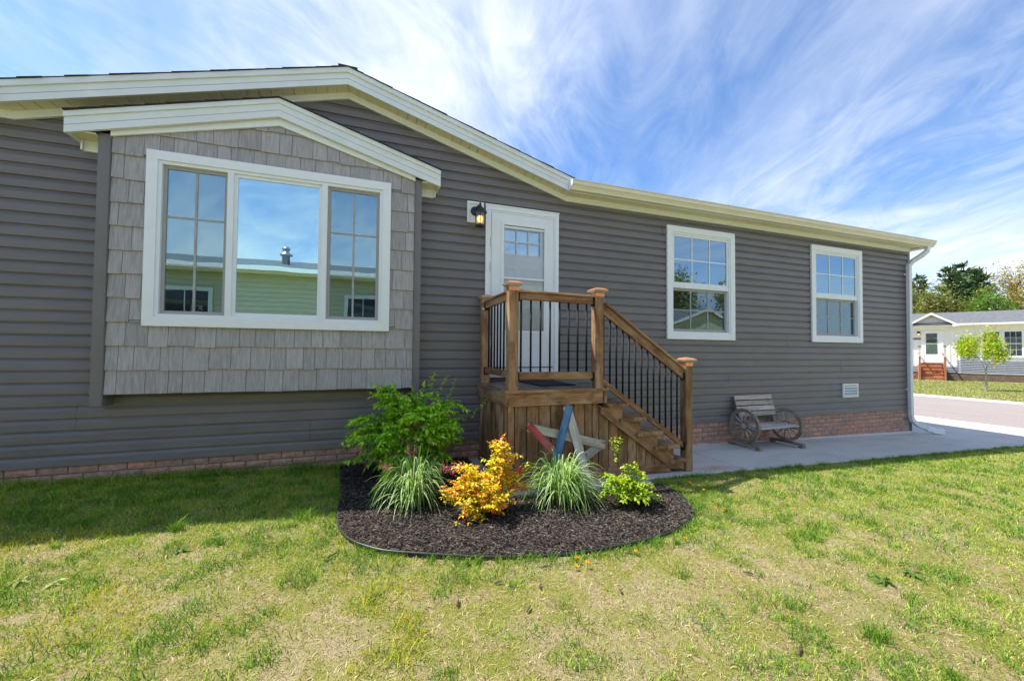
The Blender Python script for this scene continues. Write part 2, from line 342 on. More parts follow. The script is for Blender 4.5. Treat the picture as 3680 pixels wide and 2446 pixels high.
def npmesh(name, verts, tris, cols=None, smooth=False):
    me = bpy.data.meshes.new(name); nv = len(verts); nf = len(tris)
    me.vertices.add(nv); me.vertices.foreach_set('co', np.asarray(verts, np.float32).ravel())
    me.loops.add(nf * 3); me.loops.foreach_set('vertex_index', np.asarray(tris, np.int32).ravel())
    me.polygons.add(nf); me.polygons.foreach_set('loop_start', np.arange(0, nf * 3, 3, dtype=np.int32))
    if smooth: me.polygons.foreach_set('use_smooth', np.ones(nf, bool))
    if cols is not None:
        at = me.color_attributes.new('Col', 'FLOAT_COLOR', 'POINT'); c = np.ones((nv, 4), np.float32); c[:, :3] = cols; at.data.foreach_set('color', c.ravel())
    me.update(calc_edges=True); me.validate(); return me

def blades(pos, h, w, lean, yaw, col):
    """grass blades: two bent segments each, three triangles"""
    n = len(pos); s = np.stack([np.cos(yaw), np.sin(yaw), np.zeros(n)], 1) * (w / 2)[:, None]
    ln = np.concatenate([lean, np.zeros((n, 1))], 1); up_ = np.zeros((n, 3)); up_[:, 2] = 1
    mid = pos + ln * .35 + up_ * (h * .6)[:, None]; tip = pos + ln + up_ * h[:, None]
    V = np.stack([pos - s, pos + s, mid - s * .8, mid + s * .8, tip], 1).reshape(-1, 3)
    b = np.arange(n)[:, None] * 5
    T = np.concatenate([b + [0, 1, 3], b + [0, 3, 2], b + [2, 3, 4]], 1).reshape(-1, 3)
    C = np.repeat(col, 5, 0); return V, T, C

def leaves(pos, d, nrm, ln, wd, col, fold=.25, droop=.15):
    """folded diamond leaves, two triangles each side of the midrib"""
    n = len(pos); d = d / np.linalg.norm(d, axis=1, keepdims=True); s = np.cross(d, nrm); s /= (np.linalg.norm(s, axis=1, keepdims=True) + 1e-9); u = np.cross(s, d)
    L = ln[:, None]; W = wd[:, None] / 2
    mid = pos + d * L * .45
    V = np.stack([pos, mid - s * W + u * W * fold, mid, mid + s * W + u * W * fold, pos + d * L - u * L * droop], 1).reshape(-1, 3)
    b = np.arange(n)[:, None] * 5
    T = np.concatenate([b + [0, 2, 1], b + [0, 3, 2], b + [1, 2, 4], b + [2, 3, 4]], 1).reshape(-1, 3)
    return V, T, np.repeat(col, 5, 0)

def merge(parts):
    V, T, C = [], [], []; k = 0
    for v, t, c in parts: V.append(v); T.append(t + k); C.append(c); k += len(v)
    return np.concatenate(V), np.concatenate(T), np.concatenate(C)

def vnoise(x, y, s, seed):
    """smooth value noise for scattering"""
    r = np.random.default_rng(seed).random((64, 64)); x = x * s + 100; y = y * s + 100
    xi = np.floor(x).astype(int); yi = np.floor(y).astype(int); fx = x - xi; fy = y - yi; fx = fx * fx * (3 - 2 * fx); fy = fy * fy * (3 - 2 * fy)
    g = lambda a, b: r[a % 64, b % 64]
    return (g(xi, yi) * (1 - fx) + g(xi + 1, yi) * fx) * (1 - fy) + (g(xi, yi + 1) * (1 - fx) + g(xi + 1, yi + 1) * fx) * fy
def fbm(x, y, s, seed): return .5 * vnoise(x, y, s, seed) + .3 * vnoise(x, y, s * 2.1, seed + 1) + .2 * vnoise(x, y, s * 4.3, seed + 2)

def gz(x):
    return np.interp(np.asarray(x, float), [-5, 9.4, 13.4, 22, 35], [-.07, -.4444, -.60, -.75, -.77])
def gzf(x): return float(gz(np.clip(x, -12, None)))

# ------------------------------------------------------------------ terrain, road, concrete
def build_ground():
    xs = sorted(set([-400, -150, -60, -25, -12, 9.4, 13.4, 22] + [round(-10 + .5 * i, 2) for i in range(45)] + [13.5, 16, 19, 21.9, 25, 30, 35, 45, 70, 150, 400]))
    ys = sorted(set([-400, -150, -60, -30, -15, -10] + [round(-8 + .5 * i, 2) for i in range(20)] + [3, 6, 12, 25, 60, 150, 400]))
    mb = MB(); nx = len(xs)
    for y in ys:
        for x in xs: mb.v.append((x, y, gzf(x)))
    for j in range(len(ys) - 1):
        for i in range(nx - 1): mb.f.append((j * nx + i, j * nx + i + 1, (j + 1) * nx + i + 1, (j + 1) * nx + i))
    struct(mb.obj('lawn', 'lawn_soil'))
    # concrete: walkway slabs along the wall, apron at the end of the house
    wk = struct(thing('walkway', '', '')); del wk['label']; del wk['category']
    T = .012
    def slab(x0, x1, y0, y1, name='slab', dz=T, parent=wk, th=.12):
        g = .006; c = .008; mb = MB()
        def P(x, y, z): return (x, y, gzf(x) + dz + z)
        a, b, e, f = x0 + g, x1 - g, y0 + g, y1 - g
        v = [P(a, e, -th), P(b, e, -th), P(b, f, -th), P(a, f, -th), P(a, e, -c), P(b, e, -c), P(b, f, -c), P(a, f, -c), P(a + c, e + c, 0), P(b - c, e + c, 0), P(b - c, f - c, 0), P(a + c, f - c, 0)]
        mb.add(v, [(0, 1, 5, 4), (1, 2, 6, 5), (2, 3, 7, 6), (3, 0, 4, 7), (4, 5, 9, 8), (5, 6, 10, 9), (6, 7, 11, 10), (7, 4, 8, 11), (8, 9, 10, 11)])
        return mb.obj(name, 'concrete', parent)
    slab(1.06, 2.62, -1.34, -.03); 
    xb = [2.62, 3.98, 5.80, 7.6, 9.46]
    for a, b in zip(xb[:-1], xb[1:]): slab(a, b, -1.16, -.03)
    dr = struct(thing('driveway', '', '')); del dr['label']; del dr['category']
    for (a, b, c_, d_) in [(9.46, 11.4, -1.18, 2.6), (11.4, 13.44, -1.2, 2.6), (9.46, 11.4, 2.6, 6.4), (11.4, 13.44, 2.6, 6.4), (9.46, 11.4, 6.4, 10), (11.4, 13.44, 6.4, 10)]: slab(a, b, c_, d_, parent=dr)
    mb = MB()
    xr = [13.4, 15, 17.5, 20, 21.75]
    for y in (-120, 160):
        for x in xr: mb.v.append((x, y, gzf(x) + .008))
    for i in range(4): mb.f.append((i, i + 1, 6 + i, 5 + i))
    struct(mb.obj('road', 'asphalt'))
    kb = struct(thing('kerb', '', '')); del kb['label']; del kb['category']
    for i in range(26):
        y0 = -18 + i * 3.0; z = gzf(22)
        mb = MB().prism_y([(21.65, z - .1), (22.15, z - .1), (22.15, z + .06), (21.98, z + .055), (21.88, z + .02), (21.65, z + .014)], y0 + .008, y0 + 2.992); mb.obj('kerb_stone', 'concrete', kb)
build_ground()

# ------------------------------------------------------------------ the house
CR = .1017                                   # siding course
ZF = 2.889                                   # bottom of the frieze board
XV0, XV1, XA = -2.798, 2.297, -.25           # gable valleys and apex
SL = .290                                    # roof slope of the gables
XL, XR = -9.0, 9.40
def zfr(x): return max(ZF, 3.628 - SL * abs(x - XA)) if XV0 < x < XV1 else ZF
house = thing('house', 'grey vinyl sided single storey house with white trimmed bay window and front gable', 'house', (0, 0, 0))
WIN = [dict(x0=3.855, x1=5.09, z0=1.189, z1=2.771), dict(x0=6.745, x1=8.007, z0=1.192, z1=2.779)]
BAY = dict(x0=-1.85, x1=.185, z0=1.198, z1=2.735)
DOOR = dict(x0=1.253, x1=2.193, z0=.70, z1=2.705)
HOLES = [(w['x0'] + .05, w['x1'] - .05, w['z0'] + .05, w['z1'] - .05) for w in WIN] + [(DOOR['x0'] + .03, DOOR['x1'] - .03, -9, DOOR['z1'] - .03), (BAY['x0'] + .05, BAY['x1'] - .05, BAY['z0'] + .05, BAY['z1'] - .05)]

def build_wall():
    mb = MB(); holes = HOLES
    xs = sorted({XL, XR} | {h[0] for h in holes} | {h[1] for h in holes}); zs = sorted({-.2, 2.9, .74} | {h[2] for h in holes if h[2] > -1} | {h[3] for h in holes})
    holes2 = [h if h[2] > -1 else (h[0], h[1], .74, h[3]) for h in holes]
    for i in range(len(xs) - 1):
        for j in range(len(zs) - 1):
            cx, cz = (xs[i] + xs[i + 1]) / 2, (zs[j] + zs[j + 1]) / 2
            if any(h[0] < cx < h[1] and h[2] < cz < h[3] for h in holes2): continue
            mb.box(xs[i], xs[i + 1], 0.0, .12, zs[j], zs[j + 1])
    mb.prism_y([(XV0, 2.9), (XV1, 2.9), (XA, 2.9 + (XV1 - XA) * SL)], .0, .12)
    mb.box(XL, XR, 8.0, 8.12, -.8, 2.9); mb.box(XL, XL + .12, .12, 8.0, -.8, 2.9); mb.box(XR - .12, XR, .12, 8.0, -.8, 2.9)
    wall = mb.obj('wall', 'siding', house)
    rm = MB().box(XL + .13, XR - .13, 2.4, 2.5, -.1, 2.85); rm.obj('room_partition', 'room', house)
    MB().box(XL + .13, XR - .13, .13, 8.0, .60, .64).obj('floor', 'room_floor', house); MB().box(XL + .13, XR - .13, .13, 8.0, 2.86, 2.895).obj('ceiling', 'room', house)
    # dutch lap boards, one mesh for each run between openings and butt joints
    def prof(z0, z1):
        pts = [(0, -.006), (0, -.0245), (.060, -.0235), (.089, -.007), (CR, -.006)]
        ys = lambda z: np.interp(z, [p[0] for p in pts[1:]], [p[1] for p in pts[1:]])
        zz = [z0] + [p[0] for p in pts[2:-1] if z0 < p[0] < z1] + [z1]
        return [(float(ys(z)), z) for z in zz]
    seams = {14: [(3.72, 4.30)[0]]}
    SEAM = {}
    def seam(k, x): SEAM.setdefault(k, []).append(x); SEAM.setdefault(k + 1, []).append(x)
    seam(26, 3.79); seam(26, 6.60); seam(11, 6.18); seam(9, 5.48); seam(9, 8.42); seam(7, 7.45); seam(5, 4.98); seam(5, 7.95); seam(3, 8.62); seam(1, 7.68); seam(1, -.55); seam(3, -2.35); seam(20, 9.1); seam(16, 2.9); seam(3, 7.2)
    j = 0
    while j * CR < 3.6:
        za, zb = j * CR, (j + 1) * CR
        if zb <= ZF + .09: X0, X1 = XL, XR - .055
        else:
            hw = (3.628 + .02 - za) / SL
            if hw <= .05: break
            X0, X1 = max(XA - hw, XV0 - .2), min(XA + hw, XV1 + .2)
        if za < ZF < zb: X0, X1 = XL, XR - .055; zb = zb
        # cells: x breaks at hole edges and at joints
        cuts = sorted({X0, X1} | {c for h in HOLES for c in h[:2] if h[2] < zb and h[3] > za and X0 < c < X1})
        runs = []; cur = []
        for a, b in zip(cuts[:-1], cuts[1:]):
            mid = (a + b) / 2; zlo, zhi = za, zb; spans = [(za, zb)]
            for h in HOLES:
                if h[0] < mid < h[1] and h[2] < zb and h[3] > za:
                    ns = []
                    for (p, q) in spans:
                        if h[2] > p: ns.append((p, min(q, h[2])))
                        if h[3] < q: ns.append((max(p, h[3]), q))
                    spans = [s_ for s_ in ns if s_[1] - s_[0] > .004]
            if not spans:
                if cur: runs.append(cur); cur = []
            else: cur.append((a, b, spans))
        if cur: runs.append(cur)
        out = []
        for r in runs:
            lo, hi = r[0][0], r[-1][1]
            sm = sorted(x for x in SEAM.get(j, []) if lo + .1 < x < hi - .1)
            ed = [lo] + sm + [hi]
            for q, (a, b) in enumerate(zip(ed[:-1], ed[1:])):
                cells = []
                for (ca, cb_, sp) in r:
                    u, v = max(a, ca), min(b, cb_)
                    if v - u > .002: cells += [(u, v, s_) for s_ in sp]
                mb = MB()
                for (u, v, (p, q2)) in cells:
                    off = -.0012 if (q % 2) else 0
                    P = [(y + off, za + z) for y, z in prof(p - za, q2 - za)]
                    P += [(-.0005, q2), (-.0005, p)]
                    uu = u + (.0015 if u in sm else 0); vv = v - (.0015 if v in sm else 0)
                    mb.prism_x(P, uu, vv)
                if mb.v: mb.obj('siding_board', 'siding', wall)
        j += 1
    # corner post at the right-hand end
    mb = MB().prism_x([(-.026, 0), (-.026, 2.97), (.05, 2.97), (.05, 0)], XR - .055, XR + .012); mb.obj('corner_post', 'corner_vinyl', house)
    MB().box(XR - .012, XR + .012, -.022, .05, gzf(XR) - .02, -.001).obj('skirting_corner', 'corner_vinyl', house)
    # brick skirting
    sk = MB().prism_y([(XL, gzf(XL) - .05), (XR, gzf(XR) - .05), (XR, .004), (XL, .004)], .004, .12).obj('brick_skirting', 'mortar', house)
    bw, bh, gp = .200, .0565, .011; meshes = []
    for k in range(6):
        mb = MB(); nx, nz = 5, 3; r = np.random.default_rng(40 + k)
        hw, hh = bw / 2 - gp / 2, bh / 2
        base = len(mb.v)
        for iz in range(nz):
            for ix in range(nx):
                edge = ix in (0, nx - 1) or iz in (0, nz - 1)
                mb.v.append((-hw + 2 * hw * ix / (nx - 1), -.010 - (0 if edge else r.uniform(.000, .005)) + (.003 if edge else 0), -hh + 2 * hh * iz / (nz - 1)))
        for iz in range(nz - 1):
            for ix in range(nx - 1): mb.f.append((iz * nx + ix, iz * nx + ix + 1, (iz + 1) * nx + ix + 1, (iz + 1) * nx + ix))
        o = len(mb.v); mb.v += [(-hw, .006, -hh), (hw, .006, -hh), (hw, .006, hh), (-hw, .006, hh)]
        c = (0, nx - 1, nz * nx - 1, (nz - 1) * nx)
        mb.f += [(o, o + 1, c[1], c[0]), (o + 1, o + 2, c[2], c[1]), (o + 2, o + 3, c[3], c[2]), (o + 3, o, c[0], c[3])]
        meshes.append(mb.mesh('brick', True) if False else mb.mesh('brick'))
    for row in range(8):
        zc = -.006 - bh / 2 - row * (bh + gp)
        x = XL + (.1 if row % 2 else 0) + rng.uniform(0, .01)
        x = -5.2 + (.1 if row % 2 else 0)
        while x < XR - .03:
            xc = x + bw / 2
            if zc + bh / 2 > gzf(xc) + .008 and not (1.5 < xc < 3.0 and row > 1) and not (1.35 < xc < 2.15):
                if xc + bw / 2 > XR: break
                newobj('brick', meshes[rng.integers(6)], 'brick', sk, loc=(xc, .002 + rng.uniform(-.001, .001), zc))
            x += bw
    mb = MB().prism_y([(XL, gzf(XL) - .02), (XR, gzf(XR) - .02), (XR, gzf(XR) + .044), (XL, gzf(XL) + .044)], -.03, -.004); mb.obj('base_strip', 'white_weathered', house)
build_wall()

def sloped(mb, x0, x1, zline, h0, h1, y0, y1, sx=1):
    """board between two offsets above a sloping line"""
    return mb.prism_y([(x0, zline(x0) + h0), (x1, zline(x1) + h0), (x1, zline(x1) + h1), (x0, zline(x0) + h1)], y0, y1)

def build_roof():
    roof = MB(); YB = 4.1; EZ = 3.045
    YF = -.2
    # main slopes (eave along the front, ridge behind) and rear slope
    tp = EZ + .03; rz = tp + (YB + .2) * .25
    roof.prism_x([(-.185, tp), (YB, rz), (YB, rz - .14), (-.185, tp - .12)], XV1 - .02, 9.68)
    roof.prism_x([(-.185, tp), (YB, rz), (YB, rz - .14), (-.185, tp - .12)], XL - .3, XV0 + .02)
    roof.prism_x([(8.35, tp), (YB, rz), (YB, rz - .14), (8.35, tp - .12)], XL - .3, 9.68)
    ztop = lambda x: 3.838 - SL * abs(x - XA)
    # cross gable
    for s in (-1, 1):
        xe = XA + s * (XV1 - XA + .02)
        roof.prism_y([(XA, ztop(XA)), (xe, ztop(xe)), (xe, ztop(xe) - .10), (XA, ztop(XA) - .10)], -.19, YB)
    ro = roof.obj('roof', 'shingle', house)
    zf_ = lambda x: ztop(x)
    for s in (-1, 1):
        xe = XA + s * (XV1 - XA + .015)
        mb = MB(); sloped(mb, XA, xe, zf_, -.164, -.045, -.212, -.190); mb.obj('rake_fascia', 'fascia', ro)
        mb = MB(); sloped(mb, XA, xe, zf_, -.048, .002, -.228, -.190); mb.obj('drip_edge', 'fascia', ro)
        mb = MB(); sloped(mb, XA, xe, zf_, -.108, -.104, -.2135, -.210); mb.obj('fascia_groove', 'sash_grey', ro)
        zb = lambda x: 3.628 - SL * abs(x - XA)
        mb = MB(); sloped(mb, XA, xe + s * .0, zb, .0, .066, -.045, -.0195); mb.obj('frieze_board', 'white_trim', ro)
        # soffit panels up the rake
        n = 26; L = xe - XA
        for i in range(n):
            a, b = XA + L * i / n, XA + L * (i + 1) / n; g = .006 * s
            zs = lambda x: 3.693 - SL * abs(x - XA)
            mb = MB(); mb.prism_y([(a + g, zs(a + g)), (b, zs(b)), (b, zs(b) + .012), (a + g, zs(a + g) + .012)], -.205, -.02); mb.obj('soffit_panel', 'soffit', ro)
        mb = MB(); sloped(mb, XA, xe, lambda x: 3.70 - SL * abs(x - XA), .004, .012, -.2, -.02); mb.obj('soffit_backing', 'cream', ro)
        # shingle courses that lap over the rake edge
        x = 0.0; k = 0
        while x < abs(L):
            a = XA + s * x; b = XA + s * min(abs(L), x + .15); lift = .003; ov = -.232 - rng.uniform(0, .012)
            mb = MB(); mb.prism_y([(a, ztop(a) + .003), (b, ztop(b) + .003 + lift), (b, ztop(b) + .009 + lift), (a, ztop(a) + .008)], ov, .4); mb.obj('shingle', 'shingle', ro)
            x += .142; k += 1
    MB().box(-.09 + XA, .09 + XA, -.225, YB, ztop(XA) - .01, ztop(XA) + .018).obj('ridge_cap', 'shingle', ro)
    # horizontal eaves right and left of the gable
    for (a, b) in ((XA + XV1 - XA + .0155, 9.56), (XL - .3, XA - (XV1 - XA) - .0155)):
        MB().box(a, min(b, XR), -.045, -.0195, ZF, ZF + .066).obj('frieze_board', 'white_trim', ro)
        MB().box(a, b, -.211, -.186, 2.937, 3.06).obj('eave_fascia', 'fascia', ro)
        n = max(1, int((b - a) / .30)); st = (b - a) / n
        for i in range(n):
            MB().box(a + i * st + .003, a + (i + 1) * st - .003, -.19, -.02, 2.953, 2.963).obj('soffit_panel', 'soffit', ro)
        MB().box(a, b, -.19, .0, 2.966, 2.976).obj('soffit_backing', 'cream', ro)
    # return and rake at the right-hand end
    MB().box(9.40, 9.58, -.205, 8.2, 2.935, 2.95).obj('soffit_panel', 'soffit', ro)
    mb = MB(); mb.prism_x([(-.21, 2.937), (-.21, 3.075), (YB, 3.075 + (YB + .21) * .25), (YB, 2.937 + (YB + .21) * .25)], 9.575, 9.60); mb.obj('rake_fascia', 'fascia', ro)
    # gutter: K profile
    for (a, b) in ((XV1 - .06, 9.60), (XL - .3, XV0 - .03)):
        P = [(-.214, 2.945), (-.275, 2.945), (-.282, 2.962), (-.300, 2.985), (-.318, 3.000), (-.322, 3.036), (-.334, 3.040), (-.334, 3.050), (-.316, 3.050), (-.316, 3.036), (-.310, 3.002), (-.292, 2.985), (-.276, 2.952), (-.22, 2.952), (-.22, 3.05), (-.214, 3.05)]
        g = MB(); n = len(P)
        g.extrude(P, lambda y, z: (a, y, z), lambda y, z: (b, y, z)); g.f = g.f[:n]   # open ends
        go = g.obj('gutter', 'cream', house)
        for x in (a, b - .004): MB().prism_x([p for p in P[:8]] + [(-.214, 3.05)], x, x + .004).obj('end_cap', 'white_vinyl', go)
        MB().box(a + .004, b - .004, -.275, -.222, 2.953, 2.956).obj('gutter_silt', 'mulch_soil', go)
        for x in np.arange(a + 1.9, b - .5, 2.6): MB().box(x, x + .012, -.3365, -.216, 3.036, 3.053).obj('gutter_strap', 'white_vinyl', go)
    # downspout
    dn = MB()
    def rect(c, wx, wy, dirv):
        return c
    pts = [(9.47, -.255, 2.95), (9.46, -.25, 2.87), (9.40, -.21, 2.80), (9.30, -.12, 2.70), (9.275, -.075, 2.62), (9.275, -.068, .35), (9.285, -.068, -.10), (9.31, -.075, -.19), (9.40, -.10, -.27), (9.62, -.17, -.355)]
    ds = tube_rect(pts, .078, .056); o = newobj('downspout', ds, 'spout_plastic', house)
    ds2 = tube_rect([(9.56, -.15, -.335), (9.72, -.20, -.388), (9.86, -.245, -.405)], .095, .070); newobj('extension', ds2, 'white_vinyl', o)
    for z in (2.45, .35): MB().box(9.225, 9.325, -.1, -.02, z, z + .03).obj('strap', 'spout_plastic', o)
    return ro

def tube_rect(pts, w, t):
    mb = MB(); pts = [Vector(p) for p in pts]; n = len(pts); c = .18
    for i, p in enumerate(pts):
        d = (pts[min(i + 1, n - 1)] - pts[max(i - 1, 0)]).normalized()
        sx = Vector((0, 1, 0)).cross(d); sx = sx.normalized() if sx.length > .05 else Vector((1, 0, 0)); sy = d.cross(sx)
        for (a, b) in ((-1 + c, -1), (1 - c, -1), (1, -1 + c), (1, 1 - c), (1 - c, 1), (-1 + c, 1), (-1, 1 - c), (-1, -1 + c)):
            mb.v.append(tuple(p + sx * a * w / 2 + sy * b * t / 2))
    for i in range(n - 1):
        for j in range(8): mb.f.append((i * 8 + j, i * 8 + (j + 1) % 8, (i + 1) * 8 + (j + 1) % 8, (i + 1) * 8 + j))
    mb.f += [tuple(range(7, -1, -1)), tuple(range((n - 1) * 8, n * 8))]
    return mb.mesh('downspout')
build_roof()

def frame_bars(name, x0, x1, z0, z1, w, y0, y1, mat, parent, miter=True):
    """four mitred boards round a rectangle; returns them"""
    g = .0008
    for poly in ([(x0, z1), (x1, z1), (x1 - w, z1 - w), (x0 + w, z1 - w)], [(x0, z0), (x0 + w, z0 + w), (x1 - w, z0 + w), (x1, z0)],
                 [(x0, z0 + g), (x0, z1 - g), (x0 + w, z1 - w - g), (x0 + w, z0 + w + g)], [(x1, z0 + g), (x1 - w, z0 + w + g), (x1 - w, z1 - w - g), (x1, z1 - g)]):
        MB().prism_y(poly, y0, y1).obj(name, mat, parent)

def build_bay():
    YF = -.16; x0, x1 = -2.185, .50; bx0, bx1 = -2.10, .43; XB = -.845; ZB = .612
    bay = MB(); 
    H = (BAY['x0'] + .05, BAY['x1'] - .05, BAY['z0'] + .05, BAY['z1'] - .05)
    bay.box(x0 + .01, H[0], YF, -.021, ZB + .012, 2.80); bay.box(H[1], x1 - .01, YF, -.021, ZB + .012, 2.80); bay.box(H[0], H[1], YF, -.021, ZB + .012, H[2]); bay.box(H[0], H[1], YF, -.021, H[3], 2.80)
    bay.prism_y([(x0 + .01, 2.80), (x1 - .01, 2.80), (XB, 2.80 + 1.33 * .285)], YF, -.021)
    bo = bay.obj('bay', 'corner_vinyl', house)
    # corner boards hang a little below the shakes
    for (a, b, s) in ((x0, bx0, 1), (bx1, x1, -1)):
        MB().box(a, b, -.186, -.021, .517, 2.82).obj('corner_board', 'corner_vinyl', bo)
        xg = b - .012 if s > 0 else a + .004
        MB().box(xg, xg + .008, -.190, -.186, .517, 2.80).obj('corner_bead', 'corner_vinyl', bo)
    # shakes
    rows = [ZB + .2055 * i for i in range(13)]
    zt = lambda x: 3.165 - .270 * abs(x - XB)
    for i, zb in enumerate(rows):
        x = bx0 - rng.uniform(0, .10)
        while x < bx1 - .002:
            w = rng.choice([.105, .13, .15, .165, .19]) * rng.uniform(.95, 1.05)
            a, b = max(x, bx0 + .001), min(x + w, bx1 - .001)
            if bx1 - b < .035: b = bx1 - .001
            x = b if b > x + .01 else x + w
            if b - a < .012: continue
            dz = rng.uniform(-.010, .006) if rng.random() < .55 else 0.
            z0, z1 = zb + dz, zb + .2055 + .012
            # skip shakes that lie wholly behind the window
            if a > H[0] - .02 and b < H[1] + .02 and z0 > H[2] - .01 and z1 < H[3] + .01: continue
            if z0 > max(zt(a), zt(b)) + .03: continue
            z1 = min(z1, max(zt(a), zt(b)) + .06)
            pieces = [(a, b, z0, z1)]
            if a < H[1] and b > H[0] and z0 < H[3] and z1 > H[2]:     # trim round the opening
                ns = []
                if z0 < H[2] - .003: ns.append((a, b, z0, H[2]))
                elif z1 > H[3] + .003: ns.append((a, b, H[3], z1))
                else:
                    if a < H[0]: ns.append((a, H[0], z0, z1))
                    if b > H[1]: ns.append((H[1], b, z0, z1))
                if z0 < H[2] - .003 or z1 > H[3] + .003:
                    lo_, hi_ = (H[2] + .0005, z1) if z0 < H[2] - .003 else (z0, H[3] - .0005)
                    if a < H[0]: ns.append((a, H[0], lo_, hi_))
                    if b > H[1]: ns.append((H[1], b, lo_, hi_))
                pieces = ns
            for (p, q, u, v) in pieces:
                if q - p < .01: continue
                th = rng.uniform(.0165, .020); g = .0018
                mb = MB(); P = [(YF - th - .004, u), (YF - .004 - .003, v), (YF - .001, v), (YF - .001, u)]
                mb.prism_x(P, p + g, q - g); centered(mb, 'shake', 'shake', bo)
    # bay roof
    ztop = lambda x: 3.378 - .291 * abs(x - XB)
    r = MB()
    for s in (-1, 1):
        xe = XB + s * 1.525
        r.prism_y([(XB, ztop(XB) - .008), (xe, ztop(xe) - .008), (xe, ztop(xe) - .07), (XB, ztop(XB) - .07)], -.215, -.0)
    ro = r.obj('bay_roof', 'shingle', house)
    for s in (-1, 1):
        xe = XB + s * 1.535
        mb = MB(); sloped(mb, XB, xe, ztop, -.172, -.042, -.238, -.214); mb.obj('rake_fascia', 'fascia', ro)
        mb = MB(); sloped(mb, XB, xe, ztop, -.046, -.002, -.252, -.214); mb.obj('drip_edge', 'fascia', ro)
        mb = MB(); sloped(mb, XB, xe, ztop, -.112, -.108, -.2395, -.236); mb.obj('fascia_groove', 'sash_grey', ro)
        zb = lambda x: 3.140 - .268 * abs(x - XB)
        xf = bx0 if s < 0 else bx1
        mb = MB(); sloped(mb, XB, xf, zb, 0, .090, -.198, -.178); mb.obj('frieze_board', 'white_trim', ro)
        n = 14; L = xe - XB
        for i in range(n):
            a, b = XB + L * i / n, XB + L * (i + 1) / n; zs = lambda x: ztop(x) - .150; g = .005 * s
            mb = MB(); mb.prism_y([(a + g, zs(a + g)), (b, zs(b)), (b, zs(b) + .01), (a + g, zs(a + g) + .01)], -.216, -.17); mb.obj('soffit_panel', 'soffit', ro)
        x = 0.; 
        while x < abs(L):
            a = XB + s * x; b = XB + s * min(abs(L), x + .15)
            mb = MB(); mb.prism_y([(a, ztop(a) - .001), (b, ztop(b) + .004), (b, ztop(b) + .013), (a, ztop(a) + .006)], -.262 - rng.uniform(0, .010), -.01); mb.obj('shingle', 'shingle', ro)
            x += .142
        # boxed return under the eave end
        xa, xb = (XB - 1.535, x0 - .002) if s < 0 else (x1 + .002, XB + 1.535)
        MB().box(xa, xb, -.214, -.02, 2.790, 2.80).obj('soffit_panel', 'soffit', ro)
        xq = xa if s < 0 else xb - .02
        MB().box(xq, xq + .02, -.214, -.02, 2.765, ztop(XB + 1.535) - .04).obj('return_board', 'fascia', ro)
        MB().box(xa + (.035 if s < 0 else 0), xb - (0 if s < 0 else .025), -.05, -.0195, 2.70, 2.789).obj('frieze_board', 'white_trim', ro)
        xs_ = xa + .022 if s < 0 else xb - .04
        MB().box(xs_, xs_ + .012, -.075, -.0195, 2.70, 2.789).obj('end_trim', 'white_trim', ro)
    # ---- picture window
    w = newobj('picture_window', None, None, house); w.empty_display_size = .1
    frame_bars('casing', BAY['x0'], BAY['x1'], BAY['z0'], BAY['z1'], .080, -.205, -.179, 'white_trim', w)
    frame_bars('frame', BAY['x0'] + .0805, BAY['x1'] - .0805, BAY['z0'] + .0805, BAY['z1'] - .0805, .028, -.192, -.13, 'white_vinyl', w)
    zi0, zi1 = BAY['z0'] + .1085, BAY['z1'] - .1085
    for (a, b) in ((-1.252, -1.203), (-.462, -.413)): MB().box(a, b, -.197, -.12, zi0, zi1).obj('mullion', 'white_vinyl', w)
    def sash(a, b, grey, depth, name):
        t_ = .030
        frame_bars('sash', a, b, zi0 + .0006, zi1 - .0006, t_, depth - .012, depth + .012, grey, w)
        MB().box(a + t_, b - t_, depth - .003, depth + .003, zi0 + t_, zi1 - t_).obj('pane', 'bay_glass', w)
        return a + t_, b - t_
    sash(-1.203, -.462, 'white_vinyl', -.165, 'c')
    for (a, b) in ((BAY['x0'] + .1085, -1.252), (-.413, BAY['x1'] - .1085)):
        p, q = sash(a, b, 'sash_grey', -.150, 's')
        xm = (p + q) / 2
        for zz in (2.172, 1.745):
            for (u, v) in ((p, xm - .009), (xm + .009, q)): MB().box(u, v, -.160, -.1535, zz - .008, zz + .008).obj('muntin', 'white_weathered', w)
        MB().box(xm - .009, xm + .009, -.161, -.1535, zi0 + .03, zi1 - .03).obj('muntin', 'white_weathered', w)
        MB().box(p, q, -.1665, -.1650, zi0 + .03, zi1 - .03).obj('insect_screen', 'screen', w)
    # printed sticker low on the left-hand sash
    st = MB()
    for (u, v, p, q) in ((-1.512, -1.510, 1.338, 1.392), (-1.432, -1.430, 1.338, 1.392), (-1.51, -1.432, 1.390, 1.392), (-1.51, -1.432, 1.338, 1.340), (-1.505, -1.480, 1.378, 1.383), (-1.50, -1.482, 1.366, 1.370), (-1.455, -1.437, 1.376, 1.380), (-1.455, -1.437, 1.362, 1.366), (-1.50, -1.484, 1.348, 1.354)): st.box(u, v, -.1685, -.1675, p, q)
    st.obj('sticker', 'decal', w)
    # drawn roller shade and curtains inside
    MB().box(-1.75, .09, .16, .165, 1.2, 2.7).obj('shade', 'blind', w) if False else None
build_bay()

